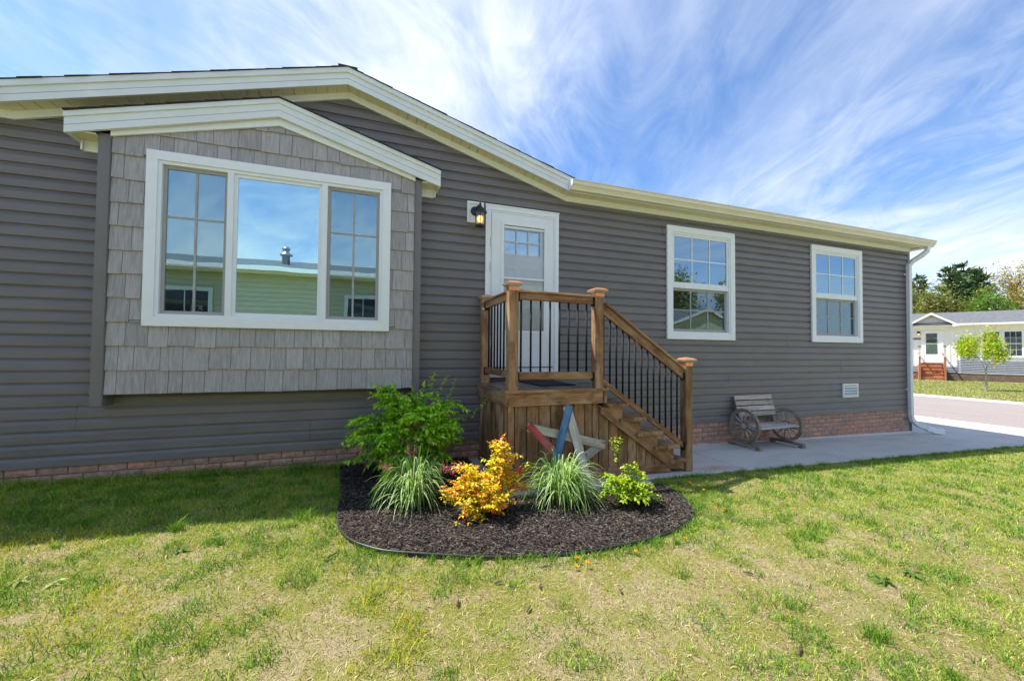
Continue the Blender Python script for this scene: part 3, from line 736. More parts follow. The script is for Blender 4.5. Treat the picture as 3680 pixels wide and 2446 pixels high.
def curtain(x0, x1, z0, z1, y, parent, amp=.02, waves=6):
    mb = MB(); n = 40
    for i in range(n + 1):
        t = i / n; x = x0 + (x1 - x0) * t; yy = y + amp * math.sin(t * waves * 2 * math.pi) 
        mb.v += [(x, yy, z0), (x, yy, z1), (x, yy + .003, z0), (x, yy + .003, z1)]
    for i in range(n):
        a = i * 4; b = a + 4; mb.f += [(a, b, b + 1, a + 1), (a + 2, a + 3, b + 3, b + 2), (a, a + 2, b + 2, b), (a + 1, b + 1, b + 3, a + 3)]
    return mb.obj('curtain', 'curtain', parent, True)

def build_windows():
    for k, W in enumerate(WIN):
        x0, x1, z0, z1 = W['x0'], W['x1'], W['z0'], W['z1']
        w = newobj('window', None, None, house)
        frame_bars('casing', x0, x1, z0, z1, .082, -.048, -.0195, 'white_trim', w)
        frame_bars('frame', x0 + .0825, x1 - .0825, z0 + .0825, z1 - .0825, .026, -.036, .06, 'white_vinyl', w)
        a, b, c, d = x0 + .1085, x1 - .1085, z0 + .1085, z1 - .1085
        zm = z1 - .835
        MB().box(a, b, -.026, .05, zm - .026, zm + .026).obj('meeting_rail', 'white_vinyl', w)
        # upper sash
        t_ = .028
        frame_bars('sash', a, b, zm + .0265, d, t_, -.022, .0, 'white_vinyl', w)
        p, q, r, s = a + t_, b - t_, zm + .0265 + t_, d - t_
        MB().box(p, q, -.010, -.006, r, s).obj('pane', 'glass', w)
        def grid(p, q, r, s, y, mt):
            zc = (r + s) / 2; xs = [p + (q - p) * i / 3 for i in range(4)]
            for i in (1, 2): MB().box(xs[i] - .008, xs[i] + .008, y - .006, y, r, s).obj('muntin', mt, w)
            for i in range(3): MB().box(xs[i] + (.008 if i else 0), xs[i + 1] - (.008 if i < 2 else 0), y - .005, y, zc - .008, zc + .008).obj('muntin', mt, w)
        grid(p, q, r, s, -.0105, 'white_vinyl')
        frame_bars('sash', a + .004, b - .004, c + .004, zm - .0265, .034, .012, .034, 'sash_grey', w)
        p, q, r, s = a + .038, b - .038, c + .038, zm - .0605
        MB().box(p, q, .021, .025, r, s).obj('pane', 'glass', w)
        grid(p, q, r, s, .0205, 'white_weathered')
        MB().box(p, q, .0085, .0095, r, s).obj('insect_screen', 'screen', w)
        # venetian blind behind the upper sash, one mesh of thin slats
        mb = MB(); nz = 26
        for i in range(nz):
            zc = zm + .05 + (d - zm - .07) * i / (nz - 1)
            mb.prism_x([(.055, zc - .007), (.078, zc + .006), (.079, zc + .0075), (.056, zc - .0055)], a + .01, b - (.22 if k == 0 else .16))
        mb.box(a, b, .062, .09, d - .02, d + .02)
        mb.obj('blind', 'blind', w)
        curtain(b - .27, b + .05, z0, z1, .165, w); curtain(a - .05, a + (.10 if k == 0 else .03), z0, z1, .165, w, .015, 3)
        if k == 1:
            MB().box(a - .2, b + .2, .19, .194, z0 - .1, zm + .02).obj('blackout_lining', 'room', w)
    # attic and crawl vents: louvred vent low on the wall
    v = newobj('wall_vent', None, None, house)
    frame_bars('vent_frame', 7.485, 7.868, .272, .500, .026, -.046, -.0195, 'white_trim', v)
    MB().box(7.50, 7.85, -.024, -.0196, .285, .487).obj('vent_back', 'sash_grey', v)
    for i in range(4):
        z = .302 + i * .0445
        MB().prism_x([(-.060, z), (-.027, z + .026), (-.026, z + .024), (-.059, z - .004)], 7.5115, 7.8415).obj('louvre', 'white_trim', v)
build_windows()

def build_door():
    D = DOOR; d = newobj('front_door', None, None, house)
    x0, x1, z1, zb = D['x0'], D['x1'], D['z1'], .735
    # casing: two stepped layers
    for (a, b, c, t_, y0) in ((x0, x1, z1, .046, -.045), ):
        MB().box(a, a + t_, y0, -.0195, zb, c).obj('casing', 'white_trim', d); MB().box(b - t_, b, y0, -.0195, zb, c).obj('casing', 'white_trim', d)
        MB().box(a + t_, b - t_, y0, -.0195, c - t_, c).obj('casing', 'white_trim', d)
    MB().box(x0 - .006, x1 + .006, -.052, -.0195, z1 + .0005, z1 + .016).obj('drip_cap', 'white_trim', d)
    a, b, c = x0 + .0465, x1 - .0465, z1 - .0465
    MB().box(a, a + .022, -.036, .06, zb, c).obj('jamb', 'white_vinyl', d); MB().box(b - .022, b, -.036, .06, zb, c).obj('jamb', 'white_vinyl', d); MB().box(a + .022, b - .022, -.036, .06, c - .022, c).obj('jamb', 'white_vinyl', d)
    MB().box(a, b, -.07, .06, .70, zb - .001).obj('threshold', 'white_weathered', d)
    # storm door leaf: full glass opening
    s0, s1, s2 = a + .026, b - .026, c - .027
    g0, g1, g2, g3 = 1.477, 1.998, 1.25, 2.50
    leaf = MB(); leaf.box(s0, g0, -.040, -.012, .742, s2); leaf.box(g1, s1, -.040, -.012, .742, s2); leaf.box(g0, g1, -.040, -.012, g3, s2); leaf.box(g0, g1, -.040, -.012, .742, g2)
    sd = leaf.obj('storm_door', 'white_vinyl', d)
    frame_bars('glazing_bead', g0 - .034, g1 + .034, g2 - .034, g3 + .034, .034, -.047, -.0405, 'white_trim', d)
    MB().box(g0, g1, -.032, -.029, g2, g3).obj('pane', 'door_glass', d)
    MB().box(g0, g1, -.036, -.018, 1.86, 1.884).obj('glazing_bar', 'white_trim', d)
    MB().box(g0, g1, -.034, -.020, 2.468, 2.490).obj('glazing_bar', 'white_trim', d)
    frame_bars('kick_panel', s0 + .05, s1 - .05, .79, 1.19, .012, -.0425, -.0402, 'white_trim', d)
    MB().box(s0, s1, -.0445, -.0405, .806, .817).obj('door_sweep', 'black_metal', d)
    for z in (2.22, 1.93, 1.05): MB().box(s0 - .016, s0 - .004, -.050, -.037, z, z + .11).obj('hinge', 'white_weathered', d)
    # inner entry door with six lights and two panels
    y = -.006
    wl, wr, wb, wt = 1.50, 1.955, 2.165, 2.462
    e = MB(); e.box(a + .022, wl, y, y + .04, zb, c - .022); e.box(wr, b - .022, y, y + .04, zb, c - .022); e.box(wl, wr, y, y + .04, wt, c - .022); e.box(wl, wr, y, y + .04, zb, wb)
    e.obj('entry_door', 'white_vinyl', d)
    frame_bars('light_frame', wl - .018, wr + .018, wb - .018, wt + .018, .018, y - .008, y - .0005, 'white_trim', d)
    MB().box(wl, wr, y + .018, y + .022, wb, wt).obj('pane', 'glass', d)
    for i in (1, 2):
        xm = wl + (wr - wl) * i / 3; MB().box(xm - .009, xm + .009, y + .004, y + .017, wb, wt).obj('muntin', 'white_trim', d)
    zc = (wb + wt) / 2
    for i in range(3):
        u = wl + (wr - wl) * i / 3 + (.009 if i else 0); v = wl + (wr - wl) * (i + 1) / 3 - (.009 if i < 2 else 0)
        MB().box(u, v, y + .005, y + .017, zc - .009, zc + .009).obj('muntin', 'white_trim', d)
    for (u, v) in ((1.49, 1.643), (1.735, 1.935)):
        for (p, q) in ((1.55, 2.005), (.80, 1.48)): frame_bars('door_panel', u, v, p, q, .016, y - .008, y - .0005, 'white_trim', d)
build_door()

# ------------------------------------------------------------------ wall lantern
def build_lantern():
    t = thing('wall_lantern', 'black lantern with a lit bulb on a white block beside the front door', 'lantern', (1.127, -.02, 2.6))
    def L(mb, n, mt, sm=False):
        mb.v = [(x - 1.127, y + .02, z - 2.6) for x, y, z in mb.v]; return mb.obj(n, mt, t, sm)
    def bars(x0, x1, z0, z1, w, y0, y1, n, mt):
        g = .0006
        for bx in ((x0, x1, z1 - w, z1), (x0, x1, z0, z0 + w), (x0, x0 + w, z0 + w + g, z1 - w - g), (x1 - w, x1, z0 + w + g, z1 - w - g)): L(MB().box(bx[0], bx[1], y0, y1, bx[2], bx[3]), n, mt)
    bars(1.030, 1.224, 2.478, 2.722, .022, -.052, -.0195, 'block_frame', 'white_trim')
    L(MB().box(1.0525, 1.2015, -.034, -.0195, 2.5005, 2.6995), 'block_panel', 'white_vinyl')
    mb = MB(); mb.tube([(1.127, -.034, 2.615), (1.127, -.044, 2.615), (1.127, -.052, 2.615)], [.056, .054, .040], 20); L(mb, 'back_plate', 'lantern_metal', False)
    cx, cy = 1.15, -.165
    L(MB().tube([(1.127, -.05, 2.615), (1.130, -.09, 2.64), (1.138, -.13, 2.648), (cx, cy, 2.635)], .011, 8), 'arm', 'lantern_metal', True)
    L(MB().lathe([(.074, 2.562), (.078, 2.556), (.078, 2.566), (.060, 2.588), (.040, 2.612), (.020, 2.63), (.010, 2.64), (.010, 2.655), (.014, 2.662), (.008, 2.672), (.002, 2.68)], 8, (cx, cy, 0), .39), 'roof', 'lantern_metal')
    rb, rt_ = .052, .062
    for j in range(6):
        a = j * math.pi / 3 + .3
        L(MB().tube([(cx + rb * math.cos(a), cy + rb * math.sin(a), 2.415), (cx + rt_ * math.cos(a), cy + rt_ * math.sin(a), 2.562)], .0038, 5), 'cage_bar', 'lantern_metal')
        b = a + math.pi / 3; mb = MB()
        q = .93; v = [(cx + q * r * math.cos(w), cy + q * r * math.sin(w), z) for (r, w, z) in ((rb, a, 2.418), (rb, b, 2.418), (rt_, b, 2.560), (rt_, a, 2.560))]
        n_ = Vector((math.cos((a + b) / 2), math.sin((a + b) / 2), 0)) * .002
        v2 = [tuple(Vector(p) - n_) for p in v]; mb.add(v + v2, [(0, 1, 2, 3), (7, 6, 5, 4), (0, 4, 5, 1), (1, 5, 6, 2), (2, 6, 7, 3), (3, 7, 4, 0)]); L(mb, 'pane', 'lamp_glass')
    L(MB().lathe([(.030, 2.400), (.058, 2.406), (.060, 2.418), (.050, 2.420)], 6, (cx, cy, 0), .3), 'base', 'lantern_metal')
    L(MB().lathe([(.014, 2.418), (.016, 2.44), (.016, 2.445)], 10, (cx, cy, 0)), 'socket', 'white_weathered', True)
    L(MB().lathe([(.012, 2.445), (.026, 2.462), (.034, 2.485), (.032, 2.505), (.020, 2.523), (.004, 2.530)], 14, (cx, cy, 0)), 'bulb', 'bulb', True)
build_lantern()

# ------------------------------------------------------------------ porch deck
def build_deck():
    dk = thing('porch_deck', 'weathered brown wooden porch deck with railings and five steps by the front door', 'deck', (1.7, -.55, gzf(1.7)))
    ox = dk.location.copy()
    bpy.context.view_layer.update()
    def B(n, p0, p1, w, t, side=(0, 1, 0), mt='deck_wood', ch=.004, par=None):
        o = beam(n, Vector(p0) - ox, Vector(p1) - ox, w, t, mt, dk if par is None else par, side, ch); return o
    def M(mb, n, mt, par=None):
        mb.v = [(x - ox.x, y - ox.y, z - ox.z) for x, y, z in mb.v]; return centered(mb, n, mt, dk)
    X0, X1, Y0, Y1, ZD = 1.20, 2.215, -1.06, -.045, .645
    # floor boards run front to back
    n = 8; w = (X1 - X0 + .03) / n
    for i in range(n):
        x = X0 - .015 + w * (i + .5); B('deck_board', (x, Y0 + .078, ZD - .013), (x, Y1, ZD - .013), w - .008, .026, (1, 0, 0), 'deck_floor')
    B('nosing_board', (X0 - .04, Y0 + .030, ZD - .012), (X1 + .035, Y0 + .030, ZD - .012), .088, .028, (0, 1, 0))
    # rims
    B('rim_board', (X0 + .002, Y0 + .019, .563), (X1 - .028, Y0 + .019, .563), .128, .038, (0, 0, 1)); B('rim_board', (X0 - .017, Y0, .563), (X0 - .017, Y1, .563), .128, .036, (0, 0, 1))
    B('rim_board', (X1, Y0 - .002, .563), (X1, Y1, .563), .128, .036, (0, 0, 1))
    # skirt planks, front
    xb = [1.205, 1.273, 1.394, 1.517, 1.637, 1.761, 1.886, 2.007, 2.09, 2.167]
    for a, b in zip(xb[:-1], xb[1:]): B('skirt_plank', ((a + b) / 2, Y0 + .048 + rng.uniform(0, .002), -.215), ((a + b) / 2, Y0 + .048, .498), b - a - .009, .018, (1, 0, 0))
    ny = 9; wy = (Y1 - Y0 - .06) / ny
    for i in range(ny): y = Y0 + .06 + wy * (i + .5); B('skirt_plank', (X0 + .004, y, -.20), (X0 + .004, y, .498), wy - .007, .018, (0, 1, 0))
    B('base_board', (X0 - .02, Y0 + .025, -.178), (2.26, Y0 + .025, -.190), .10, .024, (0, 0, 1)); B('base_board', (X0 - .016, Y0 + .04, -.165), (X0 - .016, Y1 - .05, -.165), .13, .02, (0, 0, 1))
    # stair side planks, cut to the stringer line
    zl = lambda x: .396 - (x - 2.17) * .712
    x = 2.17
    while x < 2.95:
        a, b = x + .004, min(x + .112, 2.96) - .004
        mb = MB().prism_y([(a, -.215), (b, -.215), (b, max(zl(b), -.2) + .05), (a, zl(a) + .05)], Y0 + .045, Y0 + .06); 
        c = np.array(mb.v); cc = (c.min(0) + c.max(0)) / 2
        # re-axis so that the grain runs up the plank
        me = MB(); me.v = [(v[2] - cc[2], v[0] - cc[0], v[1] - cc[1]) for v in mb.v]; me.f = mb.f
        mw = Matrix(((0, 1, 0, cc[0] - ox.x), (0, 0, 1, cc[1] - ox.y), (1, 0, 0, cc[2] - ox.z), (0, 0, 0, 1)))
        newobj('skirt_plank', me.mesh('skirt_plank'), 'deck_wood', dk, mw=mw); x += .112
    B('base_board', (2.262, Y0 + .030, -.196), (3.03, Y0 + .030, -.222), .085, .026, (0, 0, 1))
    # stringers: a sawtooth cut from a plank
    for y in (Y0 + .005, -.20):
        poly = [(2.17, .396), (3.056, -.235), (3.21, -.262), (3.21, -.150)]
        tr = [(.490, 2.20), (.337, 2.415), (.184, 2.628), (.030, 2.842), (-.124, 3.055)]
        for i in range(4, -1, -1):
            z, xs = tr[i]; poly += [(xs, z - .03)] if i == 4 else [(tr[i + 1][1], z - .03), (xs, z - .03)]
        poly = [(2.17, .396), (3.04, -.228), (3.20, -.240), (3.20, -.160), (3.06, -.160), (3.06, -.006), (2.848, -.006), (2.848, .148), (2.634, .148), (2.634, .301), (2.42, .301), (2.42, .456), (2.17, .456)]
        mb = MB().prism_y(poly, y, y + .036)
        c = np.array(mb.v); cc = (c.min(0) + c.max(0)) / 2; an = math.atan(.712); ca, sa = math.cos(an), math.sin(an)
        me = MB(); me.f = mb.f; me.v = [((v[0] - cc[0]) * ca - (v[2] - cc[2]) * sa, v[1] - cc[1], (v[0] - cc[0]) * sa + (v[2] - cc[2]) * ca) for v in mb.v]
        mw = Matrix(((ca, 0, sa, cc[0] - ox.x), (0, 1, 0, cc[1] - ox.y), (-sa, 0, ca, cc[2] - ox.z), (0, 0, 0, 1)))
        newobj('stringer', me.mesh('stringer'), 'deck_wood', dk, mw=mw)
    TR = [(2.222, 2.472, .475), (2.375, 2.686, .322), (2.585, 2.90, .168), (2.795, 3.112, .014), (3.0, 3.215, -.140)]
    for (a, b, z) in TR:
        h = (b - a) / 2
        for k in range(2): B('tread', (a + h * (k + .5), Y0 - .03, z), (a + h * (k + .5), -.12, z), h - .005, .036, (1, 0, 0))
    B('riser', (3.19, Y0 + .045, -.215), (3.19, -.12, -.215), .10, .02, (0, 0, 1))
    # posts and caps
    def post(x, y, z0, z1, cap=True):
        p = B('post', (x, y, z0), (x, y, z1), .092, .092, (1, 0, 0), ch=.006)
        if cap:
            mw = p.matrix_basis.inverted() @ Matrix.Translation(Vector((x, y, z1)) - ox)
            for (nm, mt, pr) in (('cap_collar', 'copper', [(.052, -.022), (.052, .012), (.056, .014)]), ('cap_skirt', 'bench_wood', [(.058, .0145), (.074, .030), (.080, .032), (.080, .040)]), ('cap', 'copper', [(.083, .0405), (.083, .048), (.05, .064), (.004, .074)])):
                pr = [(r * 1.4142 * .93, z) for r, z in pr]
                newobj(nm, MB().lathe(pr, 4, rot=math.pi / 4).mesh(nm), mt, p, mw=mw)
        return p
    post(1.242, -1.018, .646, 1.585); post(2.148, -1.018, .646, 1.575); post(1.242, -.10, .646, 1.575); post(3.268, -1.014, gzf(3.27) + .014, .882)
    # guard rails
    def rail(p0, p1, ytop):
        p0, p1 = Vector(p0), Vector(p1)
        B('top_rail', p0, p1, .066, .036, (0, 0, 1)); B('rail_cap', p0 + Vector((0, 0, .046)), p1 + Vector((0, 0, .046)), .062, .022, (0, 1, 0) if abs(p1.x - p0.x) > .2 else (1, 0, 0))
    rail((1.290, -1.018, 1.520), (2.100, -1.018, 1.510), 0); rail((1.242, -.970, 1.520), (1.242, -.148, 1.520), 0)
    B('bottom_rail', (1.290, -1.018, .778), (2.100, -1.018, .774), .070, .036, (0, 0, 1)); B('bottom_rail', (1.242, -.970, .790), (1.242, -.148, .790), .070, .036, (0, 0, 1))
    bm = MB().tube([(0, 0, 0), (0, 0, 1)], .0098, 10).mesh('baluster', True); 
    for pz in bm.polygons: pz.use_smooth = len(pz.vertices) == 4
    bm.materials.append(MATS['black_metal'])
    def bal(x, y, z0, z1): newobj('baluster', bm, None, dk, mw=Matrix.Translation(Vector((x, y, z0)) - ox) @ Matrix.Diagonal((1, 1, z1 - z0, 1)))
    for i in range(8): bal(1.328 + i * .0993, -1.018, .80, 1.50)
    for i in range(7): bal(1.242, -.88 + i * .105, .81, 1.50)
    # stair rail
    sl = -.667
    zt = lambda x: 1.447 + sl * (x - 2.19)
    p0, p1 = Vector((2.196, -1.018, zt(2.196))), Vector((3.222, -1.018, zt(3.222))); nrm = Vector((.555, 0, .832))
    B('top_rail', p0, p1, .088, .036, nrm); B('rail_cap', p0 + nrm * .058, p1 + nrm * .058, .064, .024, (0, 1, 0))
    zb_ = lambda x: .728 - .698 * (x - 2.177)
    B('bottom_rail', (2.196, -1.018, zb_(2.196)), (3.222, -1.018, zb_(3.222)), .052, .036, (.57, 0, .82))
    for i in range(13): xx = 2.217 + i * .0768; bal(xx, -1.018, zb_(xx) + .01, zt(xx) - .03)
    B('baluster_stub', (2.597, -1.045, zt(2.597) - .11), (2.597, -1.045, zt(2.597) - .05), .035, .012, (1, 0, 0), 'cedar_wood')
    # black rail brackets
    for (x, y, z) in ((1.296, -1.018, 1.515), (2.094, -1.018, 1.505), (1.296, -1.018, .775), (2.094, -1.018, .772), (1.242, -.156, 1.515), (1.242, -.156, .79), (1.242, -.962, .79), (3.214, -1.018, zt(3.214) - .01), (3.214, -1.018, zb_(3.21))):
        along = abs(y + 1.018) < .01
        hx, hy = (.010, .026) if along else (.026, .010)
        M(MB().box(x - hx, x + hx, y - hy, y + hy, z - .048, z + .034), 'rail_bracket', 'black_metal')
    M(MB().box(1.192, 1.222, -.150, -.1465, 1.470, 1.490), 'clip', 'white_trim')
    # mats
    mt = MB().box(-.21, .21, -.30, .30, 0, .012).obj('door_mat', 'rubber'); mt.location = (1.86, -.42, ZD + .0005); tag(mt, 'black rubber door mat lying on the porch deck floor', 'door mat')
    names = ['topmost', 'second', 'third', 'fourth', 'lowest']
    for (a, b, z), nm in zip(TR, names):
        me = MB(); me.box(-.085, .085, -.30, .30, 0, .006)
        for k in range(5): me.box(-.08 + k * .036, -.068 + k * .036, -.295, .295, .006, .009)
        o = me.obj('tread_mat', 'rubber'); o.location = ((a + b) / 2 - .01, -.52, z + .0185); tag(o, f'black rubber mat on the {nm} step of the porch stairs' if nm != 'lowest' else 'black rubber mat on the lowest step of the porch stairs', 'step mat', 'step mats')
build_deck()

# ------------------------------------------------------------------ wooden star
def build_star():
    T, Lp, Rp, BR, BL = [Vector(p) for p in ((1.766, -1.104, .447), (1.384, -1.141, .313), (2.084, -1.193, .131), (1.885, -1.30, -.235), (1.475, -1.285, -.19))]
    st = thing('wooden_star', 'large rustic slat star painted red, white and blue leaning on the porch', 'star', (1.68, -1.29, gzf(1.7)))
    o = st.location; nr = (T - BL).cross(BR - BL).normalized(); nr = nr if nr.y < 0 else -nr
    def slat(a, b, lay, mt, ex=.035, w=.078):
        d = (b - a).normalized(); off = nr * (.006 + .012 * lay); s = d.cross(nr)
        beam('slat', a - d * ex - o + off, b + d * ex - o + off, w, .011, mt, st, s, .002)
    slat(Lp, Rp, 0, 'olive_wood'); slat(Rp, BL, -.9, 'grey_wood'); slat(Lp, BR, 1, 'red_wood', w=.070); slat(T, BR, 1.95, 'pale_wood', w=.085); slat(T, BL, 2.9, 'blue_wood', .045, .074)
    for k, (u, v) in enumerate(((.80, .0), (.86, .012), (.92, -.006))):
        c = Lp.lerp(Rp, u) + nr * .0135 - o; mb = MB(); 
        for q in range(3):
            a = q * math.pi / 3 + k * .4; dx = Vector((math.cos(a), 0, math.sin(a))) * .022
            mb.tube([c - dx, c + dx], .0028, 5)
        mb.obj('twine_bow', 'chalk', st)
build_star()

# ------------------------------------------------------------------ wagon wheel bench
def build_bench():
    XA_, XB_, YC, RW = 4.985, 5.815, -.275, .236
    b = thing('wagon_wheel_bench', 'weathered garden bench with two wagon wheels as arms against the brick wall', 'bench', (5.4, YC, gzf(5.4) + .012)); o = b.location
    for X in (XA_, XB_):
        g = gzf(X) + .012; zc = g + .062 + RW; c = Vector((X, YC, zc)) - o
        w = newobj('wheel', None, None, b, loc=c)
        # rim: square section ring in the YZ plane, made of felloes
        n = 36; rim = MB(); ro_, ri = RW, RW - .036; hw = .021
        for j in range(n):
            a = 2 * math.pi * j / n
            for (r, x) in ((ro_, -hw), (ro_, hw), (ri, hw), (ri, -hw)): rim.v.append((x, r * math.cos(a), r * math.sin(a)))
        for j in range(n):
            k = (j + 1) % n
            for q in range(4): rim.f.append((j * 4 + q, j * 4 + (q + 1) % 4, k * 4 + (q + 1) % 4, k * 4 + q))
        rim.obj('rim', 'wheel_wood', w)
        tire = MB()
        for j in range(n):
            a = 2 * math.pi * j / n
            for (r, x) in ((ro_ + .004, -hw + .004), (ro_ + .004, hw - .004), (ro_ + .0005, hw - .004), (ro_ + .0005, -hw + .004)): tire.v.append((x, r * math.cos(a), r * math.sin(a)))
        for j in range(n):
            k = (j + 1) % n
            for q in range(4): tire.f.append((j * 4 + q, j * 4 + (q + 1) % 4, k * 4 + (q + 1) % 4, k * 4 + q))
        tire.obj('tyre', 'wheel_wood', w)
        MB().tube([(-.040, 0, 0), (-.030, 0, 0), (.030, 0, 0), (.040, 0, 0)], [.026, .042, .042, .026], 14).obj('hub', 'bench_wood', w, False)
        MB().tube([(-.012, 0, 0), (.012, 0, 0)], [.058, .058], 16).obj('hub_band', 'wheel_wood', w)
        for j in range(12):
            a = 2 * math.pi * (j + .3) / 12; d = Vector((0, math.cos(a), math.sin(a)))
            MB().tube([d * .04, d * .10, d * (ri + .006)], [.0085, .0115, .0075], 6).obj('spoke', 'bench_wood', w, True)
        # skid with blocks
        beam('skid', Vector((X, YC - .255, g + .046)) - o, Vector((X, YC + .235, g + .046)) - o, .058, .034, 'wheel_wood', b, (1, 0, 0))
        for y in (YC - .225, YC + .205): beam('skid_block', Vector((X, y - .03, g + .0145)) - o, Vector((X, y + .03, g + .0145)) - o, .06, .028, 'wheel_wood', b, (1, 0, 0))
    g = gzf(5.4) + .012
    zs = g + .30
    for k in range(3): y = YC - .165 + k * .118; beam('seat_slat', Vector((XA_ + .045, y, zs)) - o, Vector((XB_ - .045, y, zs)) - o, .112, .022, 'bench_wood', b, (0, 1, 0))
    for X in (XA_ + .07, XB_ - .07): beam('seat_bearer', Vector((X, YC - .2, zs - .028)) - o, Vector((X, YC + .17, zs - .028)) - o, .034, .032, 'wheel_wood', b, (1, 0, 0))
    beam('axle', Vector((XA_, YC, zs - .032)) - o, Vector((XB_, YC, zs - .032)) - o, .03, .026, 'wheel_wood', b, (0, 1, 0))
    # leaning back: two uprights and a centre batten carrying four slats
    lo, hi = Vector((0, YC + .115, zs - .03)), Vector((0, YC + .235, g + .685)); d = (hi - lo).normalized(); nrm = Vector((0, -d.z, d.y))
    for X in (XA_ + .075, XB_ - .075): beam('back_post', Vector((X, 0, 0)) + lo - o, Vector((X, 0, 0)) + hi - o, .036, .034, 'wheel_wood', b, (1, 0, 0))
    xm = (XA_ + XB_) / 2; beam('back_batten', Vector((xm, 0, 0)) + lo.lerp(hi, .32) - o, Vector((xm, 0, 0)) + hi - d * .03 - o, .042, .016, 'bench_wood', b, (1, 0, 0))
    for k in range(4):
        p = lo.lerp(hi, .40 + k * .185) + nrm * .030; beam('back_slat', Vector((XA_ + .045, 0, 0)) + p - o, Vector((XB_ - .045, 0, 0)) + p - o, .066, .018, 'bench_wood', b, d)
build_bench()

# ------------------------------------------------------------------ flower bed
BED = [(-.262, -.04), (-.235, -.45), (-.200, -.95), (-.188, -1.46), (-.115, -1.74), (.035, -1.93), (.208, -2.04), (.591, -2.19), (.914, -2.262), (1.263, -2.31), (1.68, -2.298), (2.02, -2.223), (2.31, -2.084), (2.448, -1.956), (2.567, -1.739), (2.635, -1.50), (2.62, -1.345)]
def bedpath():
    P = [Vector((x, y, 0)) for x, y in BED]; out = []
    for i in range(len(P) - 1):
        p0, p1, p2, p3 = P[max(i - 1, 0)], P[i], P[i + 1], P[min(i + 2, len(P) - 1)]
        for k in range(6):
            t = k / 6; out.append(.5 * ((2 * p1) + (p2 - p0) * t + (2 * p0 - 5 * p1 + 4 * p2 - p3) * t * t + (3 * p1 - p0 - 3 * p2 + p3) * t ** 3))
    out.append(P[-1]); return out
BP = bedpath(); BPA = np.array([(p.x, p.y) for p in BP] + [(1.06, -1.345), (1.06, -.03)])
def inpoly(x, y, poly):
    r = np.zeros(len(x), bool); n = len(poly); j = n - 1
    for i in range(n):
        xi, yi = poly[i]; xj, yj = poly[j]; c = ((yi > y) != (yj > y)); r ^= c & (x < (xj - xi) * (y - yi) / (yj - yi + 1e-12) + xi); j = i
    return r
def build_bed():
    mb = MB(); ctr = (1.0, -1.15); n = len(BPA)
    for (x, y) in BPA: mb.v.append((x, y, gzf(x) + .012))
    mb.f.append(tuple(range(n)))
    struct(mb.obj('bed_soil', 'mulch_soil'))
    e = MB().tube([(p.x, p.y, gzf(p.x) + .018 + .007 * math.sin(p.x * 5 + p.y * 3)) for p in BP], .0085, 8)
    # the buried web below the bead
    k0 = len(e.v)
    for p in BP: e.v += [(p.x, p.y, gzf(p.x) + .014), (p.x, p.y, gzf(p.x) - .05)]
    for i in range(len(BP) - 1): e.f.append((k0 + 2 * i, k0 + 2 * i + 1, k0 + 2 * i + 3, k0 + 2 * i + 2))
    tag(e.obj('bed_edging', 'edging', None, True), 'black plastic edging curving round the mulched flower bed', 'edging')
    N = 80000; x = rng.uniform(-.3, 2.7, N); y = rng.uniform(-2.35, -.03, N)
    k = inpoly(x, y, BPA); x, y = x[k], y[k]; n = len(x)
    z = gz(x) + .012 + rng.uniform(0, .020, n) + .012 * fbm(x, y, 3, 5)
    ln = rng.uniform(.014, .045, n) * np.where(rng.random(n) < .1, 1.5, 1); wd = rng.uniform(.003, .008, n); a = rng.uniform(0, 2 * np.pi, n); el = rng.normal(0, .28, n)
    d = np.stack([np.cos(a) * np.cos(el), np.sin(a) * np.cos(el), np.sin(el)], 1); s = np.stack([-np.sin(a), np.cos(a), rng.normal(0, .35, n)], 1); u = np.cross(d, s); u[u[:, 2] < 0] *= -1
    P = np.stack([x, y, z], 1); h = rng.uniform(.3, .6, n)[:, None]
    V = np.stack([P - d * ln[:, None] / 2, P + s * wd[:, None] / 2, P + d * ln[:, None] / 2, P - s * wd[:, None] / 2, P + u * wd[:, None] * h], 1).reshape(-1, 3)
    b = np.arange(n)[:, None] * 5; T = np.concatenate([b + [0, 1, 4], b + [1, 2, 4], b + [2, 3, 4], b + [3, 0, 4]], 1).reshape(-1, 3)
    v = rng.random(n)[:, None]; c = np.array([.018, .015, .014]) * (1 - v) + np.array([.155, .130, .112]) * v ** 1.7
    br = rng.random(n) < .035; c[br] = np.array([.30, .22, .15]) * rng.uniform(.6, 1.1, (br.sum(), 1))
    tag(newobj('mulch', npmesh('mulch', V, T, np.repeat(c, 5, 0)), 'dull'), 'dark brown shredded bark mulch filling the flower bed', 'mulch', kind='stuff')
build_bed()

def pal(base, n, var=.15, lim=None):
    """n colours picked from a palette with a random spread"""
    base = np.array(base); k = rng.integers(0, len(base), n); c = base[k] * rng.uniform(1 - var, 1 + var, (n, 1)) * rng.uniform(1 - var * .5, 1 + var * .5, (n, 3)); return np.clip(c, 0, 1)

